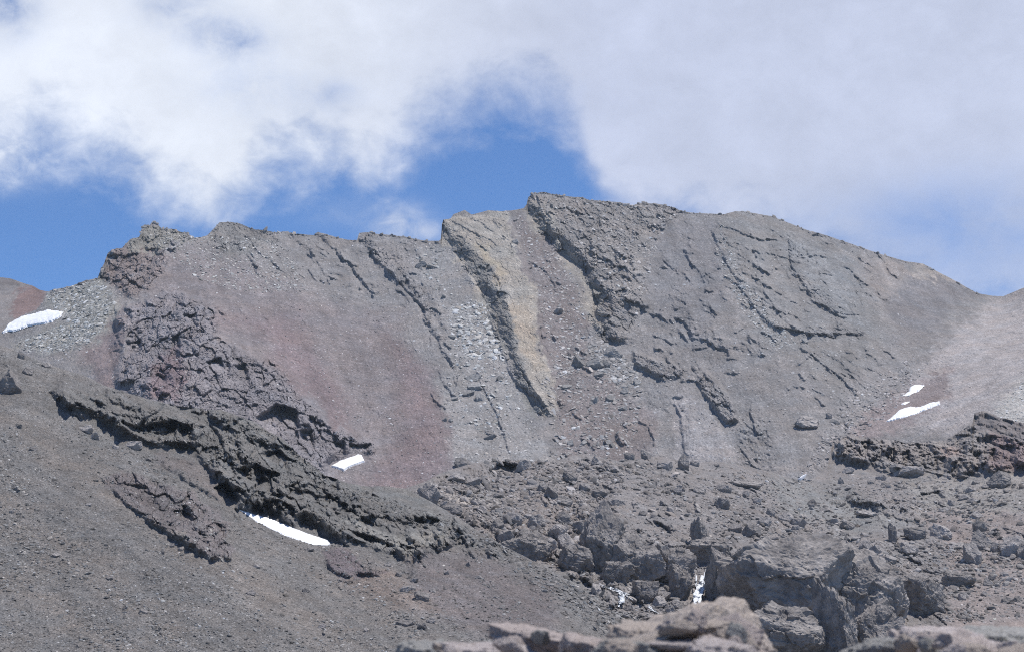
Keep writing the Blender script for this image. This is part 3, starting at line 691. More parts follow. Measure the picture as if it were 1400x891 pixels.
poly(ALB3, [(1290, 608), (1315, 606), (1318, 622), (1292, 625)], (0.25, 0.20, 0.18), 5)
poly(ALB3, [(1328, 560), (1345, 558), (1420, 578), (1440, 600), (1400, 604), (1335, 590)], (0.148, 0.134, 0.132), 4)
poly(RO3, CLIFF_R, 1.15, 5, 'max'); poly(RO3, [(1326, 558), (1345, 555), (1450, 578), (1450, 612), (1330, 598)], 1.3, 4, 'max')
ledge(D3, [(1136, 622), (1160, 624), (1185, 628), (1205, 636), (1230, 641), (1260, 642), (1300, 648), (1345, 640), (1360, 642), (1400, 636), (1450, 640)], 36, 40, 20, ends=.03)
ledge(D3, [(1326, 596), (1345, 600), (1370, 604), (1400, 606), (1450, 610)], 11, 22, 8, RO3, ra=1.0, ends=.05)
ledge(D3, [(1134, 626), (1139, 612), (1150, 606), (1165, 606)], 5, 10, 6)
for x, w, b in ((1143, 5, 612), (1183, 6, 616), (1215, 9, 628), (1238, 5, 632), (1262, 8, 635), (1288, 4, 640), (1335, 5, 636), (1352, 8, 632)):
    pit(D3, [(x - w, b - 14), (x + w, b - 16), (x + w * .8, b + 4), (x - w * .7, b + 3)], 8, 2)
DARK_LEDGE = [(1150, 682), (1185, 690), (1210, 697), (1240, 697), (1262, 690), (1285, 690), (1300, 687)]
ledge(D3, DARK_LEDGE, 14, 14, 8, RO3, ra=1.0, ends=.08)
pit(D3, [(1252, 678), (1285, 672), (1292, 686), (1262, 690)], 9); pit(D3, [(1210, 688), (1240, 686), (1242, 696), (1212, 696)], 6)
ledge(D3, [(1215, 707), (1235, 713), (1255, 711)], 6, 8, 4, RO3, ra=.8)
ledge(D3, [(1128, 671), (1160, 684), (1195, 694)], 6, 8, 4, RO3, ra=.4)
# rim of the terrace
for pts, a in (([(560, 675), (600, 646), (690, 626), (760, 632), (770, 650), (700, 660), (620, 672)], .6), ([(735, 660), (790, 655), (840, 665), (835, 690), (770, 695), (735, 690)], .8), ([(650, 720), (720, 700), (800, 690), (850, 705), (850, 770), (790, 790), (720, 765), (660, 745)], 1.0),
               ([(780, 620), (850, 626), (850, 645), (780, 645)], .6), ([(1000, 640), (1060, 645), (1080, 670), (1040, 680), (1000, 665)], .6), ([(1040, 690), (1130, 690), (1160, 735), (1010, 735)], .45), ([(1200, 735), (1300, 735), (1400, 745), (1400, 770), (1300, 775), (1200, 770)], .7), ([(840, 735), (1010, 740), (1010, 850), (800, 850)], .9), ([(1120, 735), (1290, 740), (1300, 880), (1000, 890), (1010, 830)], .9), ([(680, 810), (760, 800), (870, 840), (840, 890), (680, 890)], .8), ([(570, 672), (600, 668), (600, 694), (570, 694)], 1.0)):
    poly(RO3, pts, a, 8, 'max')
pit(D3, [(668, 640), (690, 630), (708, 636), (702, 650), (688, 656), (672, 650)], 12)
ledge(D3, [(655, 658), (672, 656), (690, 658), (705, 652)], 7, 10, 5)
ledge(D3, [(668, 722), (690, 736), (715, 748), (745, 756), (770, 768), (805, 790)], 10, 18, 6, RO3, ra=.9)
ledge(D3, [(690, 835), (720, 822), (745, 812), (765, 806)], -3, 8, 5)
for pts in ([(770, 826), (800, 836), (835, 842), (868, 852)], [(765, 846), (800, 850), (840, 868)], [(740, 845), (770, 858), (810, 872)]):
    ledge(D3, pts, 8, 9, 4, RO3, ra=.35)
for k, pts in ((2, CLIFF_R),):
    sl, xs, ys = bbox(pts, 2); ID3[sl][inside(pts, xs, ys)] = k
band(ID3, 3, DARK_LEDGE, 15, 5)
RO3 += np.clip(0.10 + 0.8 * pn(50, 22, 8.1, 0.2), 0, 0.5)
MORP = [(560, 672), (700, 632), (850, 634), (940, 632), (1060, 658), (1130, 668), (1260, 700), (1400, 660), (1400, 780), (1280, 770), (1140, 735), (1000, 745), (820, 850), (790, 790), (680, 745), (600, 705)]
ledge_field(D3, RO3, MORP, 110, 14, (10, 60), (3, 9), (5, 11), 21, c=4, ra=.8)
ledge_field(D3, RO3, [(650, 715), (850, 690), (1000, 745), (1000, 850), (800, 860), (700, 760)], 60, 22, (14, 60), (5, 12), (6, 13), 22, c=5, ra=1.0)
ledge_field(D3, RO3, [(680, 800), (780, 795), (880, 850), (850, 900), (690, 880)], 30, 24, (24, 90), (3, 7), (5, 9), 23, c=4, ra=.5)
ledge_field(D3, RO3, CLIFF_R, 40, 4, (14, 60), (6, 14), (7, 14), 24, c=6, ra=1.2)
ledge_field(D3, RO3, [(1140, 650), (1290, 655), (1300, 710), (1180, 710)], 24, 10, (12, 50), (4, 9), (5, 10), 25, c=4, ra=.8)
ALB3 *= (1 + 0.24 * pn(40, 16, 62.3, 0.25))[..., None]
S3 = build_sheet('moraine', ctrl3, crest3, 955, D3, RO3, ALB3, ID3, 4.6, M_MOR, {0: 'moraine', 2: 'rock_cliff', 3: 'rock_ledge'}, xr=(432, 1650), back=0.9, und=(2.2, 24.0), fine=0.065, strata=((0.15, 0, 1), 1.8), rough_amp=1.05, tone=1.17)
tag(S3.objs[0], 'brown rubbly moraine terrace below the mountain face', 'moraine', kind='structure')
tag(S3.objs[2], 'banded brown cliff below the wedge-shaped white patch by the gully', 'cliff')
tag(S3.objs[3], 'low overhanging dark ledge on the terrace beneath the banded brown cliff', 'ledge')

# ================================================================== the near hillside
crest4 = [(-260, 340), (-100, 420), (0, 472), (20, 479), (50, 490), (76, 500), (114, 513), (141, 526), (162, 533), (197, 543), (227, 551), (262, 556), (278, 559), (310, 564), (348, 580), (385, 600), (410, 622), (430, 638), (450, 650), (475, 660), (500, 663), (530, 664), (556, 668), (580, 681), (620, 705), (650, 724), (690, 747), (720, 762), (760, 784), (800, 806), (840, 838), (880, 862), (920, 897), (965, 935)]
ctrl4 = [(0, 470, 520), (-200, 400, 560), (330, 585, 535), (560, 668, 530), (640, 725, 500), (0, 700, 420), (0, 891, 340), (300, 891, 350), (300, 750, 415), (500, 860, 380), (560, 757, 455), (700, 760, 470), (850, 850, 420), (700, 860, 385), (-200, 891, 315), (960, 950, 370), (200, 650, 460), (430, 740, 450)]
D4, RO4, ALB4 = newmap(), newmap(0.06), newmap(0, 3); ID4 = np.zeros((RH, RW), np.int32)
ALB4[:] = (0.146, 0.139, 0.134)
for k, (x, y, w) in enumerate(((60, 600, 26), (200, 690, 22), (330, 770, 30), (80, 760, 20), (110, 850, 24), (500, 820, 22), (420, 860, 30), (0, 680, 20))):
    L_ = 190; poly(ALB4, [(x - L_, y - L_ * .62 - w * .3), (x, y - w * .5), (x + L_, y + L_ * .62), (x + L_ - 30, y + L_ * .62 + w * .3), (x - 20, y + w * .5), (x - L_, y - L_ * .62 + w * .2)], (0.166, 0.150, 0.138), 14, k=.7)
poly(ALB4, [(560, 760), (640, 760), (760, 800), (760, 870), (640, 860), (560, 820)], (0.140, 0.125, 0.124), 18)
poly(ALB4, [(440, 745), (540, 775), (600, 830), (540, 830), (470, 790)], (0.172, 0.145, 0.130), 14)
poly(ALB4, [(450, 652), (560, 668), (640, 722), (600, 712), (520, 690), (470, 672)], (0.150, 0.147, 0.142), 6)
OUT4 = [(64, 534), (90, 541), (120, 546), (160, 547), (200, 551), (240, 554), (262, 553), (300, 561), (348, 577), (385, 597), (410, 619), (432, 636), (448, 648), (464, 664), (480, 672), (500, 674), (535, 690), (570, 696), (600, 706), (640, 722), (630, 738), (600, 742), (575, 748), (560, 758), (535, 754), (500, 741), (470, 732), (450, 727), (420, 708), (400, 703), (372, 703), (345, 697), (326, 690), (312, 672), (290, 648), (268, 622), (254, 607), (232, 604), (205, 603), (185, 596), (166, 587), (150, 575), (125, 567), (98, 556), (72, 545)]
poly(ALB4, OUT4, (0.140, 0.135, 0.129), 4)
poly(ALB4, [(480, 705), (520, 722), (580, 735), (600, 745), (560, 756), (520, 742)], (0.19, 0.182, 0.168), 8)
poly(RO4, OUT4, 1.35, 5, 'max')
ledge(D4, [(66, 538), (85, 547), (105, 556), (125, 562), (142, 571), (155, 577), (170, 588), (190, 598), (215, 604), (240, 603), (258, 607), (270, 618)], 15, 22, 15, ends=.08)
ledge(D4, [(264, 612), (280, 632), (296, 648), (318, 668), (338, 686), (360, 697), (385, 700), (410, 705), (432, 714), (455, 728), (500, 740), (540, 754), (560, 759), (600, 748), (640, 738)], 13, 30, 14, ends=.06)
ledge(D4, [(300, 625), (330, 640), (360, 650), (390, 665), (430, 672), (460, 686), (490, 704)], 10, 16, 8, ends=.1)
ledge(D4, [(466, 700), (490, 708), (525, 703), (555, 712), (580, 720), (604, 728), (630, 738)], 11, 13, 8, ends=.1)
ledge(D4, [(285, 600), (320, 606), (350, 604), (385, 618), (420, 640)], 8, 14, 8)
ledge(D4, [(140, 560), (165, 575), (200, 580), (235, 576)], 4, 12, 6)
for pts, dp in (([(196, 580), (240, 576), (262, 590), (258, 603), (215, 600)], 7), ([(255, 585), (264, 580), (264, 600), (256, 600)], 5), ([(345, 640), (385, 648), (380, 668), (350, 662)], 6), ([(300, 665), (330, 672), (340, 686), (322, 684)], 5), ([(440, 648), (462, 655), (464, 690), (440, 680)], 5), ([(566, 705), (602, 712), (598, 726), (570, 720)], 5), ([(470, 722), (520, 736), (545, 748), (520, 746)], 5), ([(358, 690), (395, 688), (400, 700), (365, 700)], 4)):
    pit(D4, pts, dp)
OUT4B = [(138, 655), (150, 648), (190, 645), (222, 662), (262, 672), (290, 700), (309, 722), (308, 738), (322, 748), (318, 762), (290, 762), (262, 745), (230, 728), (205, 708), (185, 694), (165, 680), (158, 668)]
poly(ALB4, OUT4B, (0.148, 0.132, 0.131), 4); poly(RO4, OUT4B, 1.0, 4, 'max')
ledge(D4, [(150, 665), (175, 690), (205, 712), (235, 732), (262, 748), (290, 765), (322, 762)], 7.0, 24, 8, ends=.05)
for pts, dp in (([(250, 690), (262, 700), (258, 722), (245, 728), (248, 708)], 4), ([(296, 715), (308, 722), (308, 736), (298, 734)], 4), ([(170, 660), (200, 664), (208, 674), (180, 672)], 2.5)):
    pit(D4, pts, dp)
OUT4C = [(440, 752), (455, 746), (480, 752), (500, 762), (525, 780), (505, 782), (488, 780), (475, 786), (455, 776), (444, 766)]
poly(ALB4, OUT4C, (0.130, 0.110, 0.114), 4); poly(RO4, OUT4C, 0.6, 4, 'max')
ledge(D4, [(443, 762), (458, 778), (478, 786), (492, 780), (525, 785)], 5, 14, 7)
OUT4D = [(210, 622), (222, 615), (250, 625), (280, 640), (305, 660), (322, 685), (300, 680), (268, 664), (240, 645)]
poly(ALB4, OUT4D, (0.150, 0.135, 0.130), 4); poly(RO4, OUT4D, 0.5, 4, 'max'); ledge(D4, [(210, 626), (240, 648), (268, 666), (300, 684), (325, 692)], 3, 14, 6)
for pts in ([(550, 848), (570, 850), (588, 858)], [(800, 846), (830, 850)], [(560, 815), (580, 825)], [(450, 788), (490, 795), (510, 800)], [(470, 760), (500, 772), (526, 784)]):
    ledge(D4, pts, 2.0, 6, 3, RO4, ra=.5)
for k, pts in ((2, OUT4), (3, OUT4B), (4, OUT4C)):
    sl, xs, ys = bbox(pts, 2); ID4[sl][inside(pts, xs, ys)] = k
for pts, dp in (([(322, 640), (350, 636), (382, 648), (378, 668), (340, 664)], 7), ([(292, 668), (312, 664), (332, 690), (312, 694)], 6), ([(166, 578), (200, 582), (240, 582), (240, 602), (200, 598)], 6), ([(246, 582), (264, 580), (266, 604), (250, 600)], 5), ([(358, 622), (384, 618), (402, 632), (380, 640)], 5), ([(442, 672), (464, 678), (466, 694), (446, 690)], 5), ([(468, 724), (510, 732), (546, 750), (520, 748)], 5), ([(562, 708), (602, 714), (598, 728), (570, 724)], 5), ([(342, 690), (384, 694), (392, 706), (350, 704)], 5)):
    pit(D4, pts, dp)
ST4 = streakmap(-0.5, 0.86, 9, 130)
ledge_field(D4, RO4, OUT4, 75, 29, (24, 110), (4, 11), (7, 18), 31, c=7, ra=1.3, wob=.16)
ledge_field(D4, RO4, [(470, 690), (600, 708), (660, 735), (700, 765), (620, 752), (560, 758)], 22, 22, (14, 70), (3, 7), (5, 11), 32, c=5, ra=.8)
ledge_field(D4, RO4, OUT4B, 14, 38, (16, 60), (2, 5), (5, 10), 33, c=4, ra=.7)
ledge_field(D4, RO4, [(620, 712), (720, 766), (800, 812), (890, 880), (800, 870), (720, 800), (640, 745)], 26, 30, (12, 60), (2, 5), (4, 9), 34, c=4, ra=.7)
ledge_field(D4, RO4, [(-10, 500), (120, 560), (330, 720), (560, 790), (700, 880), (0, 890)], 60, 30, (5, 22), (.8, 2.2), (3, 6), 35, c=2.5, ra=.5)
poly(RO4, [(60, 528), (200, 546), (262, 550), (262, 570), (205, 568), (150, 562), (90, 546)], 0.15, 4); poly(ALB4, [(60, 528), (200, 546), (262, 550), (262, 566), (205, 563), (150, 558), (90, 543)], (0.140, 0.134, 0.128), 4)
poly(RO4, [(455, 702), (500, 714), (560, 724), (612, 736), (590, 746), (540, 740), (480, 724)], 0.25, 4); poly(ALB4, [(470, 706), (500, 716), (560, 726), (612, 737), (590, 746), (540, 740), (490, 726)], (0.20, 0.192, 0.178), 4)
poly(RO4, [(470, 672), (500, 676), (560, 695), (640, 724), (600, 712), (540, 700), (480, 690)], 0.2, 5)
RO4 += np.clip(0.03 + 0.25 * pn(70, 18, 5.9, 0.56), 0, 0.2)
poly(RO4, [(630, 715), (720, 762), (800, 806), (900, 880), (860, 885), (760, 810), (680, 765)], .6, 10, 'max')
ALB4 *= (1 + 0.30 * pn(80, 11, 63.3, 0.56))[..., None]
_sp = [(330, 699), (370, 711), (425, 733), (449, 741), (430, 743), (370, 722)]; sl, xs, ys = bbox(_sp, 8); _m = sstep(-6, 1, sdf(_sp, xs, ys)); D4[sl] *= 1 - _m; RO4[sl] *= 1 - _m
S4 = build_sheet('hillside', ctrl4, crest4, 962, D4, RO4, ALB4, ID4, 4.2, M_HILL, {0: 'hillside', 2: 'rock_outcrop', 3: 'rock_outcrop', 4: 'rock_outcrop'}, xr=(-170, 962), back=0.7, und=(0.9, 24.0), fine=0.032, strata=((0.48, 0, 0.87), 2.0), streak=(0.35, ST4, 0.30), rough_amp=0.95, tone=1.06)
tag(S4.objs[0], 'dark grey scree hillside falling to the right', 'hillside', kind='structure')
tag(S4.objs[2], 'long dark craggy outcrop with black overhangs across the near grey hillside', 'outcrop')
tag(S4.objs[3], 'cracked purplish grey outcrop bedded in the scree below the long dark outcrop', 'outcrop')
tag(S4.objs[4], 'small purplish knob of rock below the lower end of the narrow white strip', 'outcrop')
# ================================================================== snow
M_SNOW = snow_mat()
def snow(sheet, pts, thick, label, jag=2.2, step=0.3):
    sl, xs, ys = None, None, None
    a = np.array(pts, float)
    x = np.arange(a[:, 0].min() - 14, a[:, 0].max() + 14, step); y = np.arange(a[:, 1].min() - 14, a[:, 1].max() + 14, step)
    gx, gy = np.meshgrid(x, y)
    nse = fbm(np.stack([gx.ravel() / 7, gy.ravel() / 7, np.full(gx.size, .3 + a[0, 0])], 1), 4, 0.6).reshape(gx.shape)
    s = sdf(pts, gx, gy) + nse * jag
    keep = s > -0.8
    P, Nn = lookup(sheet, gx, gy)
    B, _ = lookup(sheet, gx, gy, sheet.base)
    # smooth bed under the snow, laid above every rough stone it buries
    h = thick * np.sqrt(np.clip((s + 0.8) / 6.0, 0, 1))
    tow = -ray(gx, gy); tow /= np.linalg.norm(tow, axis=2)[..., None]
    off = ((P - B) * tow).sum(2); Yd = B[..., 1].copy(); dr = ray(gx, gy); dr = dr / dr[..., 1:2]
    for _ in range(70):
        g_ = np.pad(Yd, 1, mode='reflect', reflect_type='odd'); Yd = (g_[1:-1, 1:-1] * 2 + g_[:-2, 1:-1] + g_[2:, 1:-1] + g_[1:-1, :-2] + g_[1:-1, 2:]) / 6
    B = dr * Yd[..., None]
    for _ in range(80):
        q = np.pad(off, 1, mode='edge'); off = (q[1:-1, 1:-1] * 2 + q[:-2, 1:-1] + q[2:, 1:-1] + q[1:-1, :-2] + q[1:-1, 2:]) / 6
    V = B + tow * (off + 0.25 * thick)[..., None] + np.array([0, 0, 1.0]) * h[..., None] * 0.8 + tow * (h * .8)[..., None]
    f_ = sstep(-0.8, 0.9, s)[..., None]; V = V * f_ + (B + tow * (off - 0.35 * thick)[..., None]) * (1 - f_)
    I = np.arange(gx.size).reshape(gx.shape)
    F = np.stack([I[:-1, :-1], I[1:, :-1], I[1:, 1:], I[:-1, 1:]], -1)
    kf = keep[:-1, :-1] & keep[1:, :-1] & keep[1:, 1:] & keep[:-1, 1:]
    F = F[kf]; used = np.unique(F); rm = np.zeros(gx.size, int); rm[used] = np.arange(len(used))
    o = make_mesh('snow_patch', V.reshape(-1, 3)[used], rm[F], M_SNOW)
    return tag(o, label, 'snow patch', 'old snow patches')
snow(S1, [(4, 454), (12, 443), (25, 435), (50, 428), (66, 424), (75, 425), (86, 427), (84, 432), (70, 440), (55, 443), (35, 447), (20, 452)], 1.6, 'elongated snow patch by the pale rubble saddle below the far reddish ridge')
snow(S1, [(453, 637), (465, 630), (490, 621), (494, 622), (498, 631), (480, 637), (470, 643)], 1.5, 'small bright snow patch at the foot of the dark purple cliff', 1.2)
snow(S4, [(327, 697), (345, 702), (370, 709), (400, 721), (425, 731), (448, 738), (451, 744), (430, 744), (400, 735), (370, 723), (350, 713)], 0.5, 'narrow white snow strip under the long dark outcrop on the hillside', 1.0)
snow(S1, [(1211, 577), (1222, 568), (1230, 560), (1245, 556), (1258, 557), (1270, 551), (1284, 549), (1285, 553), (1260, 563), (1240, 571)], 1.6, 'wedge-shaped snow patch above the banded brown cliff, larger of the gully pair', 1.6)
snow(S1, [(1234, 541), (1243, 536), (1245, 529), (1250, 526), (1263, 527), (1256, 534), (1246, 538)], 1.2, 'small ragged snow patch just above the wedge-shaped one', 1.6)
snow(S1, [(1232, 552), (1238, 549), (1243, 549), (1236, 553)], 0.9, 'tiny sliver of snow between the ragged and the wedge-shaped patches', .5)
snow(S3, [(1091, 655), (1097, 650), (1102, 648), (1100, 652), (1094, 656)], 0.5, 'tiny sliver of snow low in the gully beside the terrace', .5)

# ================================================================== boulders
FG = []
M_BLD = stone_mat('boulder_rock', (0.185, 0.168, 0.159), (0.37, 0.338, 0.316), 0.9, bump=0.8)
M_BIG = stone_mat('block_rock', (0.155, 0.14, 0.132), (0.38, 0.345, 0.318), 0.45, bump=0.9, objvar=False, bd=1.6)
M_STN = stone_mat('loose_stone', (0.75, 0.75, 0.75), (1.15, 1.15, 1.15), 0.5, attr=True, bump=0.3, objvar=False)

def block_mesh(seed, extra=None, sub=5, planes=7, rough=0.13, mat=None):
    V, F = rock(seed, sub, planes, rough, 34.0, extra, 1.9)
    me = bpy.data.meshes.new('boulder'); me.from_pydata(V.tolist(), [], F.tolist()); me.materials.append(mat or M_BIG)
    me.polygons.foreach_set('use_smooth', np.full(len(F), mat in FG, bool)); me.update()
    return me

def put(sheet, x, yb, w, h, me, rz, label, group=None, deep=0.4, depth=1.0, name='boulder', cat='boulder', tilt=(0, 0)):
    """a stone whose foot is seen at (x, yb), w by h photo pixels large"""
    P, Nn = lookup(sheet, np.array([x]), np.array([yb])); P = P[0]
    k = P[1] / FPX
    rx, rzz = w * k / 2, h * k / 2
    o = bpy.data.objects.new(name, me); COL.objects.link(o)
    o.scale = (rx, (rx + rzz) * 0.5 * depth, rzz * (1 + deep * .9))
    o.rotation_euler = (tilt[0], tilt[1], rz)
    o.location = (P[0], P[1] + (rx + rzz) * 0.25 * depth, P[2] + rzz * (1 - deep))
    return tag(o, label, cat, group)

M_PALE = stone_mat('pale_block', (0.20, 0.19, 0.18), (0.36, 0.345, 0.33), 0.9, bump=0.6)
PROTF = [block_mesh(340 + k, [(rng.normal(0, .4), -.7, .8, .58)], 4, 8, 0.09, M_PALE) for k in range(8)]
PROT = [block_mesh(300 + k, [(rng.normal(0, .4), -.75, .75, .6)], 4, 13, 0.10, M_BLD) for k in range(14)]
# the great blocks in the gully: sloping lit top, sheer or undercut front
top = (0.05, -0.30, 1.0, 0.66)
BL = [
 (826, 786, 66, 74, [(-.5, -1, -.1, .62), (.7, -.8, .25, .58), (-1, .1, .1, .75), (.1, -1.0, 1, .55)], 0.0, 'large dark block with a black overhung face, above the small left-hand cascade', .10),
 (868, 795, 58, 56, [(.2, -1, .22, .7), (-.8, -.7, .3, .8), (.1, -.7, 1, .55)], 0.1, 'squat brown block against the right side of the large dark block', .15),
 (916, 797, 50, 50, [(-.6, -.8, .25, .6), (.6, -1, -.1, .7), (.3, -.6, 1, .66)], -.2, 'rough wedge-shaped block between the squat brown block and the main waterfall', .15),
 (930, 812, 24, 36, [(-.2, -1, .1, .8), (.2, -.2, 1, .8)], .3, 'rounded upright boulder on the left edge of the main waterfall', .15),
 (997, 822, 46, 64, [(.1, -1, -.02, .68), (-.9, -.4, .1, .65), (0, -.55, 1, .62)], 0.0, 'dark square block on the right edge of the main waterfall', .12),
 (1086, 852, 170, 122, [(-.35, -1, .10, .60), (.95, -.75, -.12, .62), (-1, -.1, .1, .85), (.05, -.80, 1, .47), (.4, -1, .1, .74)], 0.0, 'huge flat-topped brown block with a sheer shadowed right side', .12),
 (1196, 862, 116, 92, [(-.5, -1, .35, .66), (.7, -.9, .2, .64), (.1, -.8, 1, .62)], 0.1, 'big round-shouldered boulder right of the huge flat-topped block', .15),
 (1262, 836, 50, 46, [(-.5, -1, .0, .65), (.8, -.6, .3, .7), (0, -.3, 1, .75)], -.2, 'dark broken boulder at the right end of the big round-shouldered boulder', .15),
 (1080, 905, 110, 74, [(-.2, -1, .1, .7), (.2, -.8, 1, .56), (.9, -.4, .2, .75)], .1, 'dark sloping slab of rock in front of the huge flat-topped block', .15),
 (1150, 905, 58, 86, [(-.8, -.6, .3, .55), (.5, -.9, .3, .62), (.2, -.3, 1, .9)], .2, 'pitted upright boulder below the big round-shouldered boulder', .12),
 (1200, 905, 70, 66, [(0, -.8, .7, .6), (-.8, -.5, .3, .7)], .0, 'pale brown hump of rock beside the pitted upright boulder', .2),
 (882, 826, 34, 30, [(.3, -.8, .6, .6), (-1, -.6, -.1, .6)], -.3, 'reddish brown boulder between the two cascades', .2),
 (840, 797, 34, 28, [(-.3, -1, .2, .7), (0, -.3, 1, .7)], .2, 'grey boulder just above the small left-hand cascade', .2),
 (976, 768, 46, 30, [(0, -.4, 1, .6), (-.1, -1, -.2, .7)], 0, 'flat-topped boulder directly over the head of the main waterfall', .15),
 (955, 742, 24, 34, [(.4, -1, 0, .7), (-.8, -.3, .4, .7)], .2, 'lone upright dark boulder on the scree above the main waterfall', .12),
 (725, 764, 60, 40, [(-.3, -1, .1, .7), (.1, -.8, 1, .62)], .3, 'long brown boulder low on the terrace edge above the grey gully floor', .25),
 (788, 782, 44, 34, [(-.3, -1, .1, .7), (.1, -.8, 1, .62)], .1, 'blocky boulder just left of the large dark block', .25),
 (1310, 800, 36, 20, [(0, -1, -.2, .6), (0, -.4, 1, .6)], 0, 'low dark-fronted boulder alone on the pinkish scree', .2),
]
for k, (x, yb, w, h, ex, rz, lab, dp) in enumerate(BL):
    put(S3, x, yb, w * 1.15, h * 1.2, block_mesh(400 + k, ex, 5 if w > 24 else 4, 13, 0.15), rz, lab, 'great blocks in the gully' if k < 13 else None, dp + .12, depth=1.0)

mid = [  # sheet, x, foot y, width, height, label
 (S4, 8, 536, 34, 32, 'black ragged boulder at the upper left end of the hillside'), (S1, 630, 641, 22, 14, 'blue-grey boulder at the foot of the scree, below the pale stone field'), (S1, 1105, 584, 30, 17, 'big dark outcrop-like boulder left of the gully stream bed'),
 (S1, 1134, 571, 9, 11, 'small square block just right of the big dark boulder by the gully'), (S1, 762, 428, 15, 9, 'lone dark stone on the scree right of the tan rib'), (S1, 907, 366, 11, 7, 'small dark stone alone on the smooth grey scree under the skyline'),
 (S3, 935, 640, 15, 24, 'dark upright stone standing like a post on the terrace rim'), (S3, 1022, 668, 44, 11, 'flat dark slab on the terrace rim, right of the upright stone'), (S3, 714, 644, 18, 18, 'round boulder on the terrace rim next to the dark hollow'),
 (S3, 586, 686, 26, 28, 'dark blocky boulder at the left end of the terrace rim'), (S3, 1238, 650, 38, 17, 'thin tilted slab with a dark underside in front of the banded brown cliff'), (S3, 1372, 664, 30, 20, 'square boulder perched on small stones near the banded brown cliff'),
 (S3, 1336, 706, 22, 10, 'pale low stone in the middle of the pinkish terrace scree'), (S3, 1340, 727, 15, 16, 'dark pointed stone below the pale low stone'), (S3, 1222, 740, 13, 24, 'thin dark fin of rock left of the rubble heaps'), (S3, 1332, 770, 32, 26, 'rounded boulder with a black front amid the rubble above the pinkish scree'),
 (S3, 1247, 758, 16, 12, 'small white-topped block among the rubble heaps'), (S3, 1255, 738, 32, 20, 'brown boulder behind the thin dark fin of rock'), (S3, 1030, 735, 26, 18, 'knobbly grey boulder above the huge flat-topped block, nearest its left shoulder'), (S3, 838, 646, 20, 11, 'low dark boulder on the terrace just below its rim'),
 (S4, 462, 772, 0, 0, ''), (S4, 118, 590, 24, 10, 'long dark stone just below the upper tip of the long outcrop'), (S4, 182, 613, 26, 13, 'dark boulder half sunk in scree below the black overhang'), (S4, 575, 820, 22, 12, 'grey slab-sided stone low on the purplish hillside'),
]
for k, (sh, x, yb, w, h, lab) in enumerate(mid):
    if w: put(sh, x, yb, w * 1.1, h * 1.08, PROT[k % len(PROT)], rng.normal(0, .6), lab, None, .4)

GR = {'m': ('angular brown boulder lying in the rubble of the moraine terrace', 'boulders on the moraine terrace'), 'h': ('dark stone lying loose on the grey hillside scree', 'stones on the hillside'), 'f': ('pale angular block lying on the mountain scree', 'blocks on the mountain face')}
hand3 = [(575, 672, 14, 10), (592, 668, 16, 10), (622, 657, 30, 9), (606, 690, 12, 9), (620, 700, 28, 16), (655, 668, 13, 7), (676, 680, 18, 7), (653, 689, 19, 7), (681, 703, 18, 8), (645, 662, 26, 10), (755, 684, 24, 16), (770, 690, 26, 14), (742, 676, 16, 12), (862, 626, 16, 9), (884, 626, 16, 13), (910, 640, 19, 11), (957, 674, 14, 10), (988, 672, 18, 11), (951, 634, 12, 10), (927, 677, 12, 10), (907, 692, 10, 7), (918, 701, 10, 8), (985, 693, 18, 15), (1005, 728, 21, 12), (1045, 720, 18, 12), (1078, 712, 20, 12), (1092, 718, 20, 12), (1055, 706, 14, 9), (1160, 722, 24, 12), (1187, 706, 24, 8), (1170, 738, 12, 7), (1290, 738, 28, 20), (1345, 752, 26, 22), (1385, 760, 34, 26), (1365, 756, 22, 18), (1400, 762, 24, 22), (1240, 752, 14, 12), (1310, 752, 26, 10), (1185, 752, 18, 12), (1200, 760, 20, 14), (1215, 770, 18, 12), (1302, 690, 14, 8), (1330, 672, 16, 6), (1330, 685, 12, 6), (1356, 790, 12, 9), (1352, 798, 12, 9), (1316, 818, 14, 9), (1390, 822, 14, 9), (1376, 824, 16, 8), (1345, 812, 12, 7), (1205, 655, 12, 8), (1190, 660, 9, 6), (1160, 645, 14, 8), (1150, 662, 10, 7), (1222, 640, 10, 7), (800, 640, 16, 10), (816, 636, 12, 10), (780, 660, 20, 12), (820, 680, 26, 14), (840, 690, 20, 12), (800, 672, 18, 12), (730, 720, 26, 18), (700, 716, 20, 14), (760, 730, 24, 18), (690, 735, 24, 14), (775, 750, 30, 22), (800, 742, 20, 20), (680, 722, 16, 12), (745, 748, 24, 16), (715, 735, 20, 14), (768, 712, 18, 14), (792, 720, 22, 16), (815, 812, 18, 12), (760, 800, 22, 12), (790, 815, 16, 10), (735, 818, 16, 8), (900, 832, 20, 14), (915, 840, 22, 14), (860, 838, 16, 10), (925, 828, 18, 12), (905, 815, 20, 12), (950, 830, 20, 12), (985, 838, 24, 14), (745, 835, 14, 9), (730, 845, 20, 9), (770, 848, 24, 12), (1020, 680, 12, 8), (1035, 690, 14, 8), (970, 710, 8, 6), (1110, 690, 14, 8), (1130, 700, 16, 7), (640, 712, 14, 8), (660, 700, 12, 8)]
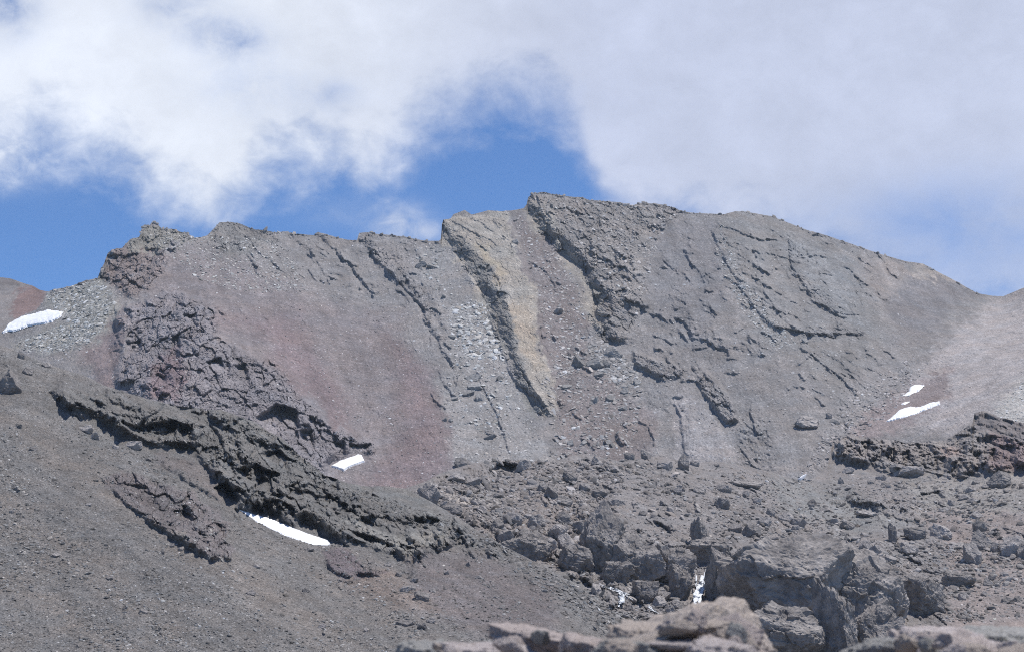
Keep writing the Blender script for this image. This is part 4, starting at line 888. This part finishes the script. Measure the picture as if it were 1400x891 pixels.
hand4 = [(28, 490, 12, 8), (38, 510, 14, 9), (62, 500, 16, 6), (128, 598, 15, 9), (158, 612, 10, 5), (202, 629, 9, 5), (530, 772, 10, 5), (545, 786, 11, 8), (565, 794, 13, 6), (550, 808, 15, 7), (562, 806, 10, 6), (590, 810, 9, 6), (343, 812, 13, 7), (553, 854, 22, 8), (75, 760, 16, 6), (150, 792, 14, 5), (195, 838, 12, 5), (235, 747, 9, 6), (248, 752, 10, 6), (655, 790, 8, 5), (640, 775, 9, 5), (590, 850, 12, 7), (575, 858, 14, 8), (440, 858, 10, 6), (500, 862, 9, 5), (610, 785, 9, 5), (418, 808, 8, 5), (420, 752, 12, 5), (350, 775, 10, 5), (120, 690, 8, 4), (15, 700, 8, 5), (44, 618, 10, 5)]
hand1 = [(820, 514, 16, 6), (855, 537, 10, 8), (852, 560, 12, 6), (834, 548, 11, 9), (812, 502, 22, 14), (790, 498, 20, 12), (835, 486, 24, 14), (825, 500, 14, 10), (870, 525, 10, 7), (775, 530, 16, 5), (814, 550, 9, 8), (832, 606, 10, 6), (780, 608, 9, 6), (798, 606, 9, 6), (650, 520, 22, 9), (648, 532, 20, 9), (640, 540, 18, 6), (655, 548, 12, 10), (683, 520, 12, 6), (622, 546, 12, 5), (668, 600, 14, 7), (607, 576, 6, 5), (615, 577, 6, 5), (704, 333, 9, 6), (575, 366, 14, 7), (590, 368, 14, 6), (600, 345, 12, 5), (606, 409, 10, 5), (1140, 578, 12, 6), (1100, 470, 8, 5)]
nb = {'m': 0, 'h': 0, 'f': 0}
def small(sh, key, lst):
    pr = PROTF if key == 'f' else PROT
    for (x, yb, w, h) in lst:
        put(sh, x, yb, w * rng.uniform(1.0, 1.2), h * rng.uniform(1.0, 1.2), pr[rng.integers(0, len(pr))], rng.normal(0, .7), GR[key][0], GR[key][1], .5, tilt=(rng.normal(0, .2), rng.normal(0, .2))); nb[key] += 1
small(S3, 'm', hand3); small(S4, 'h', hand4); small(S1, 'f', hand1)

def scatter(n, pts, edge=None):
    """n random places inside a patch of ground"""
    a = np.array(pts, float); out = []
    while sum(map(len, out)) < n:
        q = rng.uniform(a.min(0), a.max(0), (n * 3, 2)); out.append(q[inside(pts, q[:, 0].astype(np.float32), q[:, 1].astype(np.float32))])
    q = np.concatenate(out)[:n]
    return q[:, 0], q[:, 1]
def visible3(x, y): return y > np.interp(x, [c[0] for c in crest3], [c[1] for c in crest3]) + 2
MOR = [(560, 672), (700, 630), (850, 630), (940, 628), (1060, 655), (1130, 665), (1200, 655), (1400, 660), (1400, 850), (1290, 850), (1200, 760), (1000, 740), (940, 850), (820, 850), (800, 790), (680, 745), (600, 705)]
x, y = scatter(120, MOR); m = visible3(x, y); sz = 4 + 8 * rng.random(m.sum()) ** 2.2
small(S3, 'm', list(zip(x[m], y[m], sz * 1.2, sz * .65)))

# ---- countless loose stones
def tones(n, base, spread, warm=0.03, pale=0.0):
    t = np.array(base)[None] * (1 + rng.normal(0, spread, n))[:, None].clip(.45, 1.9)
    t = t * (1 + rng.normal(0, warm, n)[:, None] * np.array([1, 0, -1.0])[None])
    if pale: t[rng.random(n) < pale] *= 1.55
    return np.clip(t, .04, .6)
def psize(n, lo, hi, p=2.6): return lo * (1 + ((hi / lo) - 1) * rng.random(n) ** (p * 2))
parts = []
def field(sh, pts, n, lo, hi, flat, base, spread, pale=.05):
    x, y = scatter(n, pts); parts.append((sh, x, y, psize(n, lo, hi), flat, tones(n, base, spread, pale=pale)))
def flush(name, kindlab, lod):
    global parts
    sh = parts[0][0]
    o = stones(name, sh, np.concatenate([p[1] for p in parts]), np.concatenate([p[2] for p in parts]), np.concatenate([p[3] for p in parts]),
               np.concatenate([np.full(len(p[1]), p[4]) for p in parts]), np.concatenate([p[5] for p in parts]), M_STN, lod)
    tag(o, kindlab, 'scree', kind='stuff'); parts = []
xs_ = np.concatenate([rng.uniform(720, 950, 260), rng.uniform(284, 400, 90), rng.uniform(170, 270, 80), rng.uniform(70, 140, 60), rng.uniform(950, 1340, 140), rng.uniform(400, 600, 90)])
n_ = len(xs_); parts.append((S1, xs_, np.interp(xs_, [c[0] for c in crest1], [c[1] for c in crest1]) + rng.uniform(.3, 3, n_), psize(n_, .35, 2.1), .75, tones(n_, (.24, .225, .215), .25)))
G2 = (0.25, 0.24, 0.232)
field(S1, [(-20, 470), (60, 400), (140, 384), (260, 330), (420, 330), (600, 330), (640, 640), (450, 700), (300, 560), (100, 500)], 11000, .16, .75, 0.37, (0.326, 0.302, 0.296), .3, .12)
field(S1, [(60, 400), (135, 384), (160, 410), (140, 450), (110, 480), (40, 480), (20, 470), (90, 440)], 2600, .35, 1.5, 0.37, (0.406, 0.399, 0.380), .34)
field(S1, [(200, 320), (290, 320), (380, 330), (430, 400), (330, 400), (270, 380), (230, 350)], 3000, .25, 1.2, 0.37, (0.377, 0.362, 0.341), .28, .08)
field(S1, [(612, 425), (640, 410), (668, 415), (672, 450), (688, 480), (690, 495), (640, 490), (618, 470)], 520, .5, 2.6, .45, (.46, .45, .43), .28, .1)
field(S1, [(612, 425), (640, 410), (668, 415), (672, 450), (688, 480), (690, 495), (640, 490), (618, 470)], 700, .3, 1.1, .45, (.42, .41, .39), .28, .1)
field(S1, [(618, 470), (690, 490), (700, 560), (660, 600), (630, 560)], 420, .35, 1.7, .45, (.42, .41, .39), .28, .1)
field(S1, [(562, 350), (600, 335), (612, 345), (600, 400), (580, 385)], 160, .35, 1.8, .45, (.34, .33, .31), .3, .08)
field(S1, [(560, 330), (605, 335), (640, 400), (690, 480), (720, 560), (760, 640), (620, 640), (610, 500), (590, 400)], 2600, .2, 1.1, 0.37, (0.392, 0.377, 0.362), .25, .1)
field(S1, [(700, 290), (720, 300), (790, 380), (800, 440), (780, 520), (760, 520), (735, 400), (715, 340)], 2200, .25, 1.3, 0.37, (0.362, 0.341, 0.326), .28, .1)
field(S1, [(770, 480), (800, 450), (870, 500), (880, 560), (860, 620), (760, 640), (750, 560), (740, 520)], 2600, .3, 1.7, 0.37, (0.306, 0.289, 0.277), .28, .1)
field(S1, [(800, 470), (835, 470), (870, 500), (875, 525), (850, 530), (815, 505)], 500, .5, 2.2, 0.43, (0.339, 0.322, 0.306), .25, .1)
field(S1, [(722, 268), (800, 272), (930, 290), (900, 330), (870, 430), (830, 400), (770, 320)], 2600, .3, 1.5, 0.43, (0.341, 0.319, 0.302), .28, .08)
field(S1, [(860, 400), (1000, 300), (1080, 310), (1260, 370), (1230, 500), (1100, 640), (880, 640)], 6000, .15, .8, 0.34, (0.334, 0.322, 0.312), .28, .07)
field(S1, [(985, 300), (1010, 370), (1060, 440), (1090, 470), (1060, 480), (1010, 420), (975, 340)], 1600, .3, 1.2, 0.34, (0.362, 0.355, 0.341), .28)
field(S1, [(1160, 540), (1250, 485), (1265, 500), (1240, 545), (1190, 590), (1120, 640), (1090, 655), (1120, 610)], 1700, .25, 1.3, 0.37, (0.362, 0.336, 0.326), .28, .1)
field(S1, [(1372, 408), (1410, 390), (1410, 600), (1220, 600), (1270, 500)], 1600, .12, .6, 0.34, (0.406, 0.380, 0.370), .22, .08)
field(S1, [(1375, 545), (1410, 510), (1410, 600), (1340, 590)], 700, .25, 1.0, 0.31, (0.609, 0.594, 0.551), .2)
flush('scree', 'loose pale and grey stones strewn over the mountain face', 0)
field(S3, MOR, 26000, .06, .55, 0.49, (0.244, 0.226, 0.215), .32, .08)
field(S3, [(560, 672), (700, 632), (850, 632), (830, 700), (850, 780), (780, 790), (640, 715)], 4500, .15, .95, 0.52, (0.232, 0.210, 0.198), .3, .05)
field(S3, [(1000, 640), (1060, 655), (1150, 735), (1000, 740), (960, 680)], 1600, .12, .8, 0.52, (0.238, 0.217, 0.205), .3)
field(S3, [(1190, 740), (1400, 745), (1400, 775), (1280, 780), (1190, 770)], 1500, .15, .95, 0.52, (0.238, 0.220, 0.207), .3, .08)
field(S3, [(800, 780), (1010, 770), (1000, 850), (700, 860), (740, 800)], 2400, .12, .9, 0.52, (0.220, 0.207, 0.200), .32, .06)
field(S3, [(1140, 640), (1260, 650), (1400, 655), (1400, 700), (1200, 700), (1100, 680)], 2200, .12, .7, 0.49, (0.268, 0.250, 0.238), .3, .1)
field(S3, [(1010, 740), (1160, 735), (1290, 780), (1290, 890), (1000, 890)], 900, .12, .8, 0.52, (0.220, 0.207, 0.200), .32, .06)
for k in range(60):
    cx, cy = scatter(1, MOR); r_ = rng.uniform(8, 30); th = np.linspace(0, 6.283, 9)[:-1]
    field(S3, list(zip(cx[0] + r_ * 1.5 * np.cos(th), cy[0] + r_ * .55 * np.sin(th))), int(r_ * 5), .15, 1.15, .7, tuple(np.array((.2, .184, .172)) * rng.uniform(.7, 1.4)), .3, .08)
field(S3, MOR, 1500, .28, 1.5, .6, (.225, .205, .193), .3, .06)
field(S3, [(560, 672), (700, 635), (850, 640), (850, 780), (780, 790), (640, 715)], 500, .35, 1.7, .7, (.2, .182, .172), .3, .05)
flush('moraine_rubble', 'loose brown rubble strewn over the moraine terrace', 1)
HILL = [(-20, 470), (100, 512), (260, 560), (330, 700), (460, 745), (620, 745), (760, 800), (900, 895), (-20, 895)]
field(S4, HILL, 42000, .045, .24, 0.45, (0.189, 0.179, 0.171), .38, .09)
field(S4, [(-20, 640), (200, 720), (420, 895), (-20, 895)], 9000, .05, .30, 0.45, (0.183, 0.177, 0.171), .40, .10)
field(S4, [(0, 680), (70, 700), (140, 790), (100, 800), (0, 740)], 700, .1, .55, .5, (.19, .18, .17), .3, .1)
field(S4, [(460, 740), (640, 750), (700, 800), (620, 870), (520, 860), (450, 790)], 1400, .07, .45, 0.45, (0.207, 0.189, 0.179), .35, .1)
field(S4, [(262, 556), (348, 582), (450, 652), (560, 690), (640, 725), (560, 720), (440, 665), (340, 600)], 2200, .08, .5, 0.49, (0.159, 0.152, 0.144), .32, .05)
field(S4, [(600, 702), (650, 728), (720, 764), (800, 808), (880, 864), (900, 890), (840, 880), (760, 820), (690, 772), (620, 735)], 2600, .08, .65, 0.52, (0.189, 0.181, 0.173), .32, .06)
for k in range(70):
    cx, cy = scatter(1, HILL); r_ = rng.uniform(8, 40); th = np.linspace(0, 6.283, 9)[:-1]; a_ = .55
    ux, uy = r_ * 1.6 * np.cos(th), r_ * .4 * np.sin(th)
    field(S4, list(zip(cx[0] + ux * math.cos(a_) - uy * math.sin(a_), cy[0] + ux * math.sin(a_) + uy * math.cos(a_))), int(r_ * 6), .08, .42, .5, tuple(np.array((.175, .168, .16)) * rng.uniform(.65, 1.5)), .4, .12)
field(S4, HILL, 1100, .16, .62, .5, (.185, .175, .165), .32, .08)
flush('hillside_stones', 'loose grey stones covering the near hillside', 0)

# ================================================================== waterfalls
M_FOAM = foam_mat()
def cascade(strands, label):
    root = bpy.data.objects.new('waterfall', None); COL.objects.link(root)
    tag(root, label, 'waterfall', 'white cascades of the meltwater stream')
    P0 = None
    for line, w in strands:
        a = np.array(line, float); t = np.linspace(0, 1, 40)
        cum = np.r_[0, np.cumsum(np.hypot(*(a[1:] - a[:-1]).T))]; cum /= cum[-1]
        x = np.interp(t, cum, a[:, 0]); y = np.interp(t, cum, a[:, 1])
        q = np.stack([x / 3, y / 3, np.full(40, w)], 1)
        x = x + 1.2 * fbm(q, 3, .6); ww = w * (0.45 + 0.9 * np.clip(fbm(q * 1.7 + 5, 3, .7) + .35, 0, 1.3))
        V = []; m = 7
        for k in range(40):
            P, _ = lookup(S3, np.array([x[k]]), np.array([y[k]])); P = P[0].copy()
            tow = -P / np.linalg.norm(P); kk = P[1] / FPX
            for j in range(m):
                u = (j / (m - 1) - .5)
                V.append(P + tow * (OFFS + (0.22 - u * u) * ww[k] * kk * 1.4 + .3 * kk * math.sin(k * 2.1 + j * 3.7)) + np.array([u * ww[k] * kk, 0, 0]))
        I = np.arange(40 * m).reshape(40, m)
        F = np.stack([I[:-1, :-1], I[1:, :-1], I[1:, 1:], I[:-1, 1:]], -1).reshape(-1, 4)
        o = make_mesh('water_strand', np.array(V), F, M_FOAM)
        o.parent = root
    return root
OFFS = 12.0
def braid(line, n, wid, spread, seed):
    g = np.random.default_rng(seed); a = np.array(line, float); out = []
    for k in range(n):
        i0 = g.uniform(0, .35) * (len(a) - 1) if k else 0; i1 = g.uniform(.6, 1) * (len(a) - 1) if k else len(a) - 1
        t = np.linspace(i0, i1, 6); x = np.interp(t, np.arange(len(a)), a[:, 0]) + np.cumsum(g.normal(0, spread * .35, 6)) + g.normal(0, spread); y = np.interp(t, np.arange(len(a)), a[:, 1])
        out.append((list(zip(x, y)), wid * g.uniform(.5, 1.2)))
    return out
cascade(braid([(967, 776), (965, 786), (960, 795), (955, 804), (952, 816), (949, 830)], 11, 3.6, 3.0, 1) + braid([(951, 780), (951, 790), (953, 803)], 2, 1.6, .8, 2), 'tall narrow white waterfall beside the dark square block')
OFFS = 4.0
cascade(braid([(827, 800), (836, 805), (845, 811), (854, 815), (862, 818)], 6, 3.0, 1.4, 3) + braid([(846, 811), (851, 818), (850, 825), (847, 832)], 7, 3.2, 2.4, 4) + braid([(856, 817), (866, 823)], 2, 1.6, .8, 5), 'small white cascade slanting over the rocks left of the tall waterfall')
OFFS = 2.0
cascade(braid([(884, 830), (890, 836), (897, 841)], 5, 2.4, 2.0, 6), 'short patch of white water just left of the tall waterfall\'s foot')

# ================================================================== rocks by the camera
def fg_mat(name, a, b, c):
    m = stone_mat(name, a, b, 0.05, bump=0.7, objvar=False); return m
FG[:] = [fg_mat('pink_rock', (0.29, 0.235, 0.215), (0.62, 0.545, 0.51), 0), fg_mat('grey_green_rock', (0.19, 0.185, 0.178), (0.5, 0.485, 0.46), 0), fg_mat('tan_rock', (0.25, 0.21, 0.185), (0.62, 0.54, 0.475), 0), fg_mat('pale_pink_rock', (0.33, 0.27, 0.255), (0.62, 0.57, 0.55), 0)]
def near_rock(x, ytop, w, h, Y, mt, seed, rz, label, ex=None, tilt=(0, 0), dep=1.0):
    k = Y / FPX; c = at(np.array([x]), np.array([ytop + 5 + h / 2]), np.array([Y]))[0]
    o = bpy.data.objects.new('rock', block_mesh(seed, ex, 4 if w < 45 else 5, 7, 0.14, FG[mt])); COL.objects.link(o)
    o.location = c; o.scale = (w * k * .58, (w + h) * k / 4 * dep, h * k * .56); o.rotation_euler = (tilt[0], tilt[1], rz)
    return tag(o, label, 'rock', 'blurred rocks close to the camera')
near_rock(578, 868, 84, 70, 7.6, 1, 501, .1, 'grey-green rock at the left end of the blurred near rocks', [(0, -.2, 1, .7)])
near_rock(738, 852, 92, 48, 7.4, 0, 502, -.1, 'reddish slab with a dark hollow under its upper edge, among the blurred near rocks', [(-.3, -.3, 1, .55), (-.5, -1, 0, .7)], tilt=(0, .3))
near_rock(655, 872, 120, 60, 7.0, 3, 503, .4, 'low pinkish rock between the grey-green rock and the reddish slab', [(0, -.2, 1, .7)])
near_rock(805, 866, 80, 60, 7.0, 0, 504, .7, 'brown rock just right of the reddish near slab')
near_rock(955, 828, 165, 130, 7.8, 2, 505, 0, 'biggest tan near rock, rounded on top', [(-.45, -.3, 1, .62), (.1, -.1, 1, .92), (1, -.3, .35, .8)], tilt=(0, -.12))
near_rock(880, 846, 90, 70, 7.2, 2, 506, .5, 'tan rock leaning on the left flank of the biggest near rock')
near_rock(1000, 842, 62, 60, 7.1, 0, 507, .4, 'brown wedge against the right front of the biggest near rock', [(-.5, -.6, .7, .5)])
near_rock(925, 866, 70, 30, 6.9, 3, 508, .2, 'thin pale slab in front of the biggest near rock', [(0, -.4, 1, .5)])
near_rock(870, 876, 90, 40, 6.7, 1, 509, .3, 'low grey slab below the leaning tan rock')
near_rock(975, 880, 110, 50, 6.7, 3, 510, .8, 'low pinkish rock at the foot of the biggest near rock')
near_rock(1262, 849, 170, 110, 7.6, 3, 511, .1, 'large pale pink near rock at the lower right', [(.1, -.25, 1, .72), (-1, -.1, .5, .8)])
near_rock(1375, 856, 150, 90, 7.9, 1, 512, .3, 'grey near rock right of the large pale pink one', [(0, -.2, 1, .75)])
near_rock(1190, 872, 60, 40, 7.2, 1, 513, .3, 'small grey rock on the left edge of the large pale pink one')
near_rock(1310, 872, 120, 60, 7.0, 0, 514, .3, 'pink rock low in front of the large pale pink and grey ones')
for k in range(46):
    x = rng.choice([rng.uniform(590, 700), rng.uniform(690, 860), rng.uniform(840, 1040), rng.uniform(1180, 1420)])
    yt = np.interp(x, [520, 575, 640, 700, 740, 800, 850, 880, 950, 1010, 1040, 1180, 1230, 1280, 1330, 1420], [880, 866, 872, 858, 852, 868, 868, 848, 828, 840, 880, 884, 862, 856, 862, 860]) + rng.uniform(4, 30)
    w_ = rng.uniform(16, 46); near_rock(x, yt, w_, w_ * rng.uniform(.4, .8), rng.uniform(6.5, 7.3), int(rng.choice([0, 1, 2, 3, 3])), 530 + k, rng.uniform(0, 6), 'small broken stone among the blurred near rocks', tilt=(rng.normal(0, .3), rng.normal(0, .3)))
near_rock(1002, 848, 58, 62, 6.9, 2, 601, .5, 'tan upright wedge on the right front of the biggest near rock', [(-.5, -.8, .5, .5)], tilt=(0, .25))
near_rock(972, 862, 44, 44, 6.8, 0, 602, 1.2, 'small brown wedge beside the tan upright wedge', [(-.3, -.8, .6, .5)], tilt=(0, .4))
near_rock(915, 869, 58, 16, 6.7, 3, 603, .2, 'white sliver of stone in the dark gap below the biggest near rock', [(0, -.3, 1, .5)])
near_rock(885, 861, 80, 22, 6.8, 2, 604, .3, 'long tan plate of rock on the left front of the biggest near rock', [(0, -.4, 1, .5)], tilt=(0, -.35))
near_rock(940, 845, 90, 22, 7.0, 2, 605, .3, 'tan overhanging plate on the front of the biggest near rock', [(0, -.3, 1, .5)], tilt=(0, -.1))
# ground under the near rocks and the valley floor out to the hills
gx = np.r_[np.linspace(-400, -14, 30), np.linspace(-12, 12, 161), np.linspace(14, 400, 30)]; gy = np.r_[np.linspace(-60, 2, 24), np.linspace(2.3, 16, 90), np.linspace(17, 380, 60)]
X, Yg = np.meshgrid(gx, gy)
Z = -1.6 + 1.42 * sstep(2.0, 7.2, Yg) - 3.9 * sstep(8.5, 17, Yg) - 3.0 * sstep(20, 200, Yg) + 0.0 * X
q = np.stack([X.ravel(), Yg.ravel(), Z.ravel()], 1)
Z = Z + (0.10 * fbm(q / 0.9, 4, .55) * (np.hypot(X, Yg).ravel() < 40)).reshape(X.shape) + (0.7 * fbm(q / 18, 3)).reshape(X.shape) * sstep(12, 40, np.hypot(X, Yg))
I = np.arange(X.size).reshape(X.shape); F = np.stack([I[:-1, :-1], I[:-1, 1:], I[1:, 1:], I[1:, :-1]], -1).reshape(-1, 4)
M_GRD = ground_mat('stony_ground', 0.05, bump=.6, speck=.3, pale=.1)
g = make_mesh('ground', np.stack([X, Yg, Z], -1).reshape(-1, 3), F, M_GRD, {'albedo': np.tile(np.array([[0.26, 0.225, 0.205]]), (X.size, 1))})
tag(g, 'stony ground running from the camera out to the hills', 'ground', kind='structure')

# ================================================================== sky, sun, camera
SUN_EL, SUN_AZ = R(69.0), R(70.0)      # azimuth measured from +Y towards +X
sv = np.array([math.cos(SUN_EL) * math.sin(SUN_AZ), math.cos(SUN_EL) * math.cos(SUN_AZ), math.sin(SUN_EL)])
ld = bpy.data.lights.new('sun', 'SUN'); ld.energy = 5.0; ld.angle = R(0.53); ld.color = (1.0, 0.965, 0.92)
lo = bpy.data.objects.new('sun', ld); COL.objects.link(lo)
from mathutils import Vector
lo.rotation_euler = Vector(sv).to_track_quat('Z', 'Y').to_euler()

w = bpy.data.worlds.new('World'); SC.world = w; w.use_nodes = True
t = w.node_tree; N, L = t.nodes, t.links; N.clear()
out = N.new('ShaderNodeOutputWorld'); bg = N.new('ShaderNodeBackground'); L.new(bg.outputs[0], out.inputs[0])
sky = N.new('ShaderNodeTexSky'); sky.sky_type = 'NISHITA'; sky.sun_disc = False
sky.sun_elevation = SUN_EL; sky.sun_rotation = SUN_AZ; sky.altitude = 4000; sky.air_density = 1.0; sky.dust_density = 0.3; sky.ozone_density = 1.6
bg.inputs['Strength'].default_value = 0.15
tc = N.new('ShaderNodeTexCoord')
def M(op, a, b=None, c=None, clamp=False):
    n = N.new('ShaderNodeMath'); n.operation = op; n.use_clamp = clamp
    for i, v in enumerate((a, b, c)):
        if v is None: continue
        if hasattr(v, 'is_output'): L.new(v, n.inputs[i])
        else: n.inputs[i].default_value = v
    return n.outputs[0]
sp = N.new('ShaderNodeSeparateXYZ'); L.new(tc.outputs['Generated'], sp.inputs[0])
AZ = M('MULTIPLY', M('ARCTAN2', sp.outputs[0], sp.outputs[1]), 57.2958); EL = M('MULTIPLY', M('ARCSINE', sp.outputs[2]), 57.2958)
def deg(px, py):
    d = ray(px, py); d = d / np.linalg.norm(d); return math.degrees(math.atan2(d[0], d[1])), math.degrees(math.asin(d[2]))
def wnoise(sx, sz, det, off=0.0, rough=.55, dist=0.0):
    cb = N.new('ShaderNodeCombineXYZ'); L.new(M('MULTIPLY', AZ, sx), cb.inputs[0]); L.new(M('MULTIPLY', EL, sz), cb.inputs[1]); cb.inputs[2].default_value = off
    n = N.new('ShaderNodeTexNoise'); n.inputs['Scale'].default_value = 1; n.inputs['Detail'].default_value = det; n.inputs['Roughness'].default_value = rough; n.inputs['Distortion'].default_value = dist
    L.new(cb.outputs[0], n.inputs['Vector']); return n.outputs[0]
# lower edge of the cloud bank as an elevation for every azimuth
edge = [(-60, 215), (0, 228), (60, 205), (110, 225), (160, 245), (200, 278), (250, 298), (290, 320), (325, 300), (350, 265), (400, 240), (460, 245), (500, 258), (535, 232), (575, 196), (640, 170), (710, 160), (768, 182), (793, 212), (812, 258), (838, 300), (880, 325), (1000, 350), (1100, 380), (1200, 430), (1280, 450), (1400, 460)]
fc = N.new('ShaderNodeFloatCurve'); cv = fc.mapping.curves[0]
AZ0, AZ1, EL0, EL1 = -18.0, 18.0, 5.0, 25.0
pts = [deg(*e) for e in edge]
pts = [((p[0] - AZ0) / (AZ1 - AZ0), (p[1] - EL0) / (EL1 - EL0)) for p in pts]
while len(cv.points) < len(pts): cv.points.new(0.5, 0.5)
for p, (a, b) in zip(cv.points, pts): p.location = (a, b)
fc.mapping.use_clip = False; fc.mapping.update()
L.new(M('DIVIDE', M('SUBTRACT', AZ, AZ0), AZ1 - AZ0, clamp=True), fc.inputs['Value'])
EDGE = M('ADD', M('MULTIPLY', fc.outputs[0], EL1 - EL0), EL0)
n_big = wnoise(.42, .55, 7, 1.3, .58, .3); n_mid = wnoise(1.1, 1.4, 7, 4.2, .6, .4)
dist_e = M('SUBTRACT', EL, EDGE)
dist_e = M('ADD', dist_e, M('MULTIPLY', M('SUBTRACT', n_big, .5), 3.4))
dist_e = M('ADD', dist_e, M('MULTIPLY', M('SUBTRACT', n_mid, .5), 1.8))
def smooth(v, a, b, lo_=0.0, hi=1.0):
    n = N.new('ShaderNodeMapRange'); n.interpolation_type = 'SMOOTHSTEP'; L.new(v, n.inputs[0])
    n.inputs[1].default_value = a; n.inputs[2].default_value = b; n.inputs[3].default_value = lo_; n.inputs[4].default_value = hi; return n.outputs[0]
cover = smooth(dist_e, -1.0, 2.1)
def blob(px, py, rx, ry):
    a, e = deg(px, py); k = 0.0219
    dx = M('DIVIDE', M('SUBTRACT', AZ, a), rx * k); dy = M('DIVIDE', M('SUBTRACT', EL, e), ry * k)
    r2 = M('ADD', M('MULTIPLY', dx, dx), M('MULTIPLY', dy, dy))
    return M('POWER', 2.718, M('MULTIPLY', r2, -1.0))
wob = M('ADD', M('MULTIPLY', M('SUBTRACT', n_mid, .5), 3.2), 1.0)
for px, py, rx, ry, k in ((312, 52, 55, 26, .45), (455, 130, 36, 22, .28), (5, 5, 45, 40, .55), (240, 10, 60, 30, .3), (345, 120, 80, 40, .18), (690, 140, 120, 50, .15)):
    cover = M('SUBTRACT', cover, M('MULTIPLY', M('MULTIPLY', blob(px, py, rx, ry), k), wob), clamp=True)
for px, py, rx, ry, k in ((545, 305, 42, 24, .55), (580, 318, 30, 14, .35), (460, 290, 60, 20, .12), (20, 225, 60, 30, .3)):
    cover = M('ADD', cover, M('MULTIPLY', M('MULTIPLY', blob(px, py, rx, ry), k), wob), clamp=True)
# thin veil on the right where blue shines through
veil = M('ADD', M('MULTIPLY', blob(1330, 325, 170, 75), .52), M('MULTIPLY', blob(1180, 300, 120, 45), .18))
cover = M('SUBTRACT', cover, M('MULTIPLY', veil, M('ADD', M('MULTIPLY', M('SUBTRACT', n_big, .5), 2.2), 1.0)), clamp=True)
# the bank is a local one: clear sky overhead and behind
cover = M('MULTIPLY', cover, M('MULTIPLY', smooth(EL, 24, 36, 1, 0), smooth(M('ABSOLUTE', AZ), 40, 70, 1, .25)))
tex = M('ADD', M('MULTIPLY', M('SUBTRACT', n_big, .5), .34), M('MULTIPLY', M('SUBTRACT', n_mid, .5), .16))
bright = M('ADD', M('ADD', tex, 1.0), M('MULTIPLY', blob(60, 140, 230, 130), .10))
cl = N.new('ShaderNodeMix'); cl.data_type = 'RGBA'
L.new(smooth(AZ, -9, 4), cl.inputs[0])
cl.inputs[6].default_value = (5.5, 5.8, 6.4, 1); cl.inputs[7].default_value = (4.0, 4.35, 5.45, 1)
cs = N.new('ShaderNodeVectorMath'); cs.operation = 'SCALE'; L.new(cl.outputs[2], cs.inputs[0]); L.new(bright, cs.inputs['Scale'])
skc = N.new('ShaderNodeMix'); skc.data_type = 'RGBA'; skc.blend_type = 'MULTIPLY'; skc.inputs[0].default_value = 1; L.new(sky.outputs[0], skc.inputs[6]); skc.inputs[7].default_value = (.50, .715, .95, 1)
mx = N.new('ShaderNodeMix'); mx.data_type = 'RGBA'; L.new(M('MULTIPLY', cover, 0.96), mx.inputs[0]); L.new(skc.outputs[2], mx.inputs[6]); L.new(cs.outputs[0], mx.inputs[7])
L.new(mx.outputs[2], bg.inputs['Color'])

HAZE = 0.00004
if HAZE > 0:
    bm = bpy.data.meshes.new('haze')
    x0, x1, y0, y1, z0, z1 = -900, 900, -80, 2600, -40, 640
    bm.from_pydata([(x0, y0, z0), (x1, y0, z0), (x1, y1, z0), (x0, y1, z0), (x0, y0, z1), (x1, y0, z1), (x1, y1, z1), (x0, y1, z1)], [], [(0, 3, 2, 1), (4, 5, 6, 7), (0, 1, 5, 4), (1, 2, 6, 5), (2, 3, 7, 6), (3, 0, 4, 7)])
    hz = bpy.data.objects.new('haze', bm); COL.objects.link(hz); tag(hz, 'thin blue mountain air', 'haze', kind='stuff')
    m = bpy.data.materials.new('mountain_air'); tt, NN, LL = nt(m)
    oo = NN.new('ShaderNodeOutputMaterial'); pv = NN.new('ShaderNodeVolumePrincipled'); pv.inputs['Color'].default_value = (.75, .86, 1, 1); pv.inputs['Density'].default_value = HAZE; pv.inputs['Anisotropy'].default_value = 0.2
    LL.new(pv.outputs[0], oo.inputs['Volume']); bm.materials.append(m)

cd = bpy.data.cameras.new('camera'); cam = bpy.data.objects.new('camera', cd); COL.objects.link(cam); SC.camera = cam
cd.sensor_fit = 'HORIZONTAL'; cd.sensor_width = 36.0; cd.lens = FPX / W_ * 36.0; cd.clip_start = 0.2; cd.clip_end = 20000
cam.location = (0, 0, 0); cam.rotation_euler = (math.pi / 2 + PITCH, 0, 0)
cd.dof.use_dof = True; cd.dof.focus_distance = 900.0; cd.dof.aperture_fstop = 5.6
SC.view_settings.view_transform = 'Standard'; SC.view_settings.look = 'None'; SC.view_settings.exposure = 0.0; SC.view_settings.gamma = 1.0
SC.cycles.use_denoising = False; SC.cycles.filter_width = 1.05
SC.cycles.max_bounces = 4; SC.cycles.diffuse_bounces = 2; SC.cycles.glossy_bounces = 1
print('script', round(time.time() - T0, 1), nb)
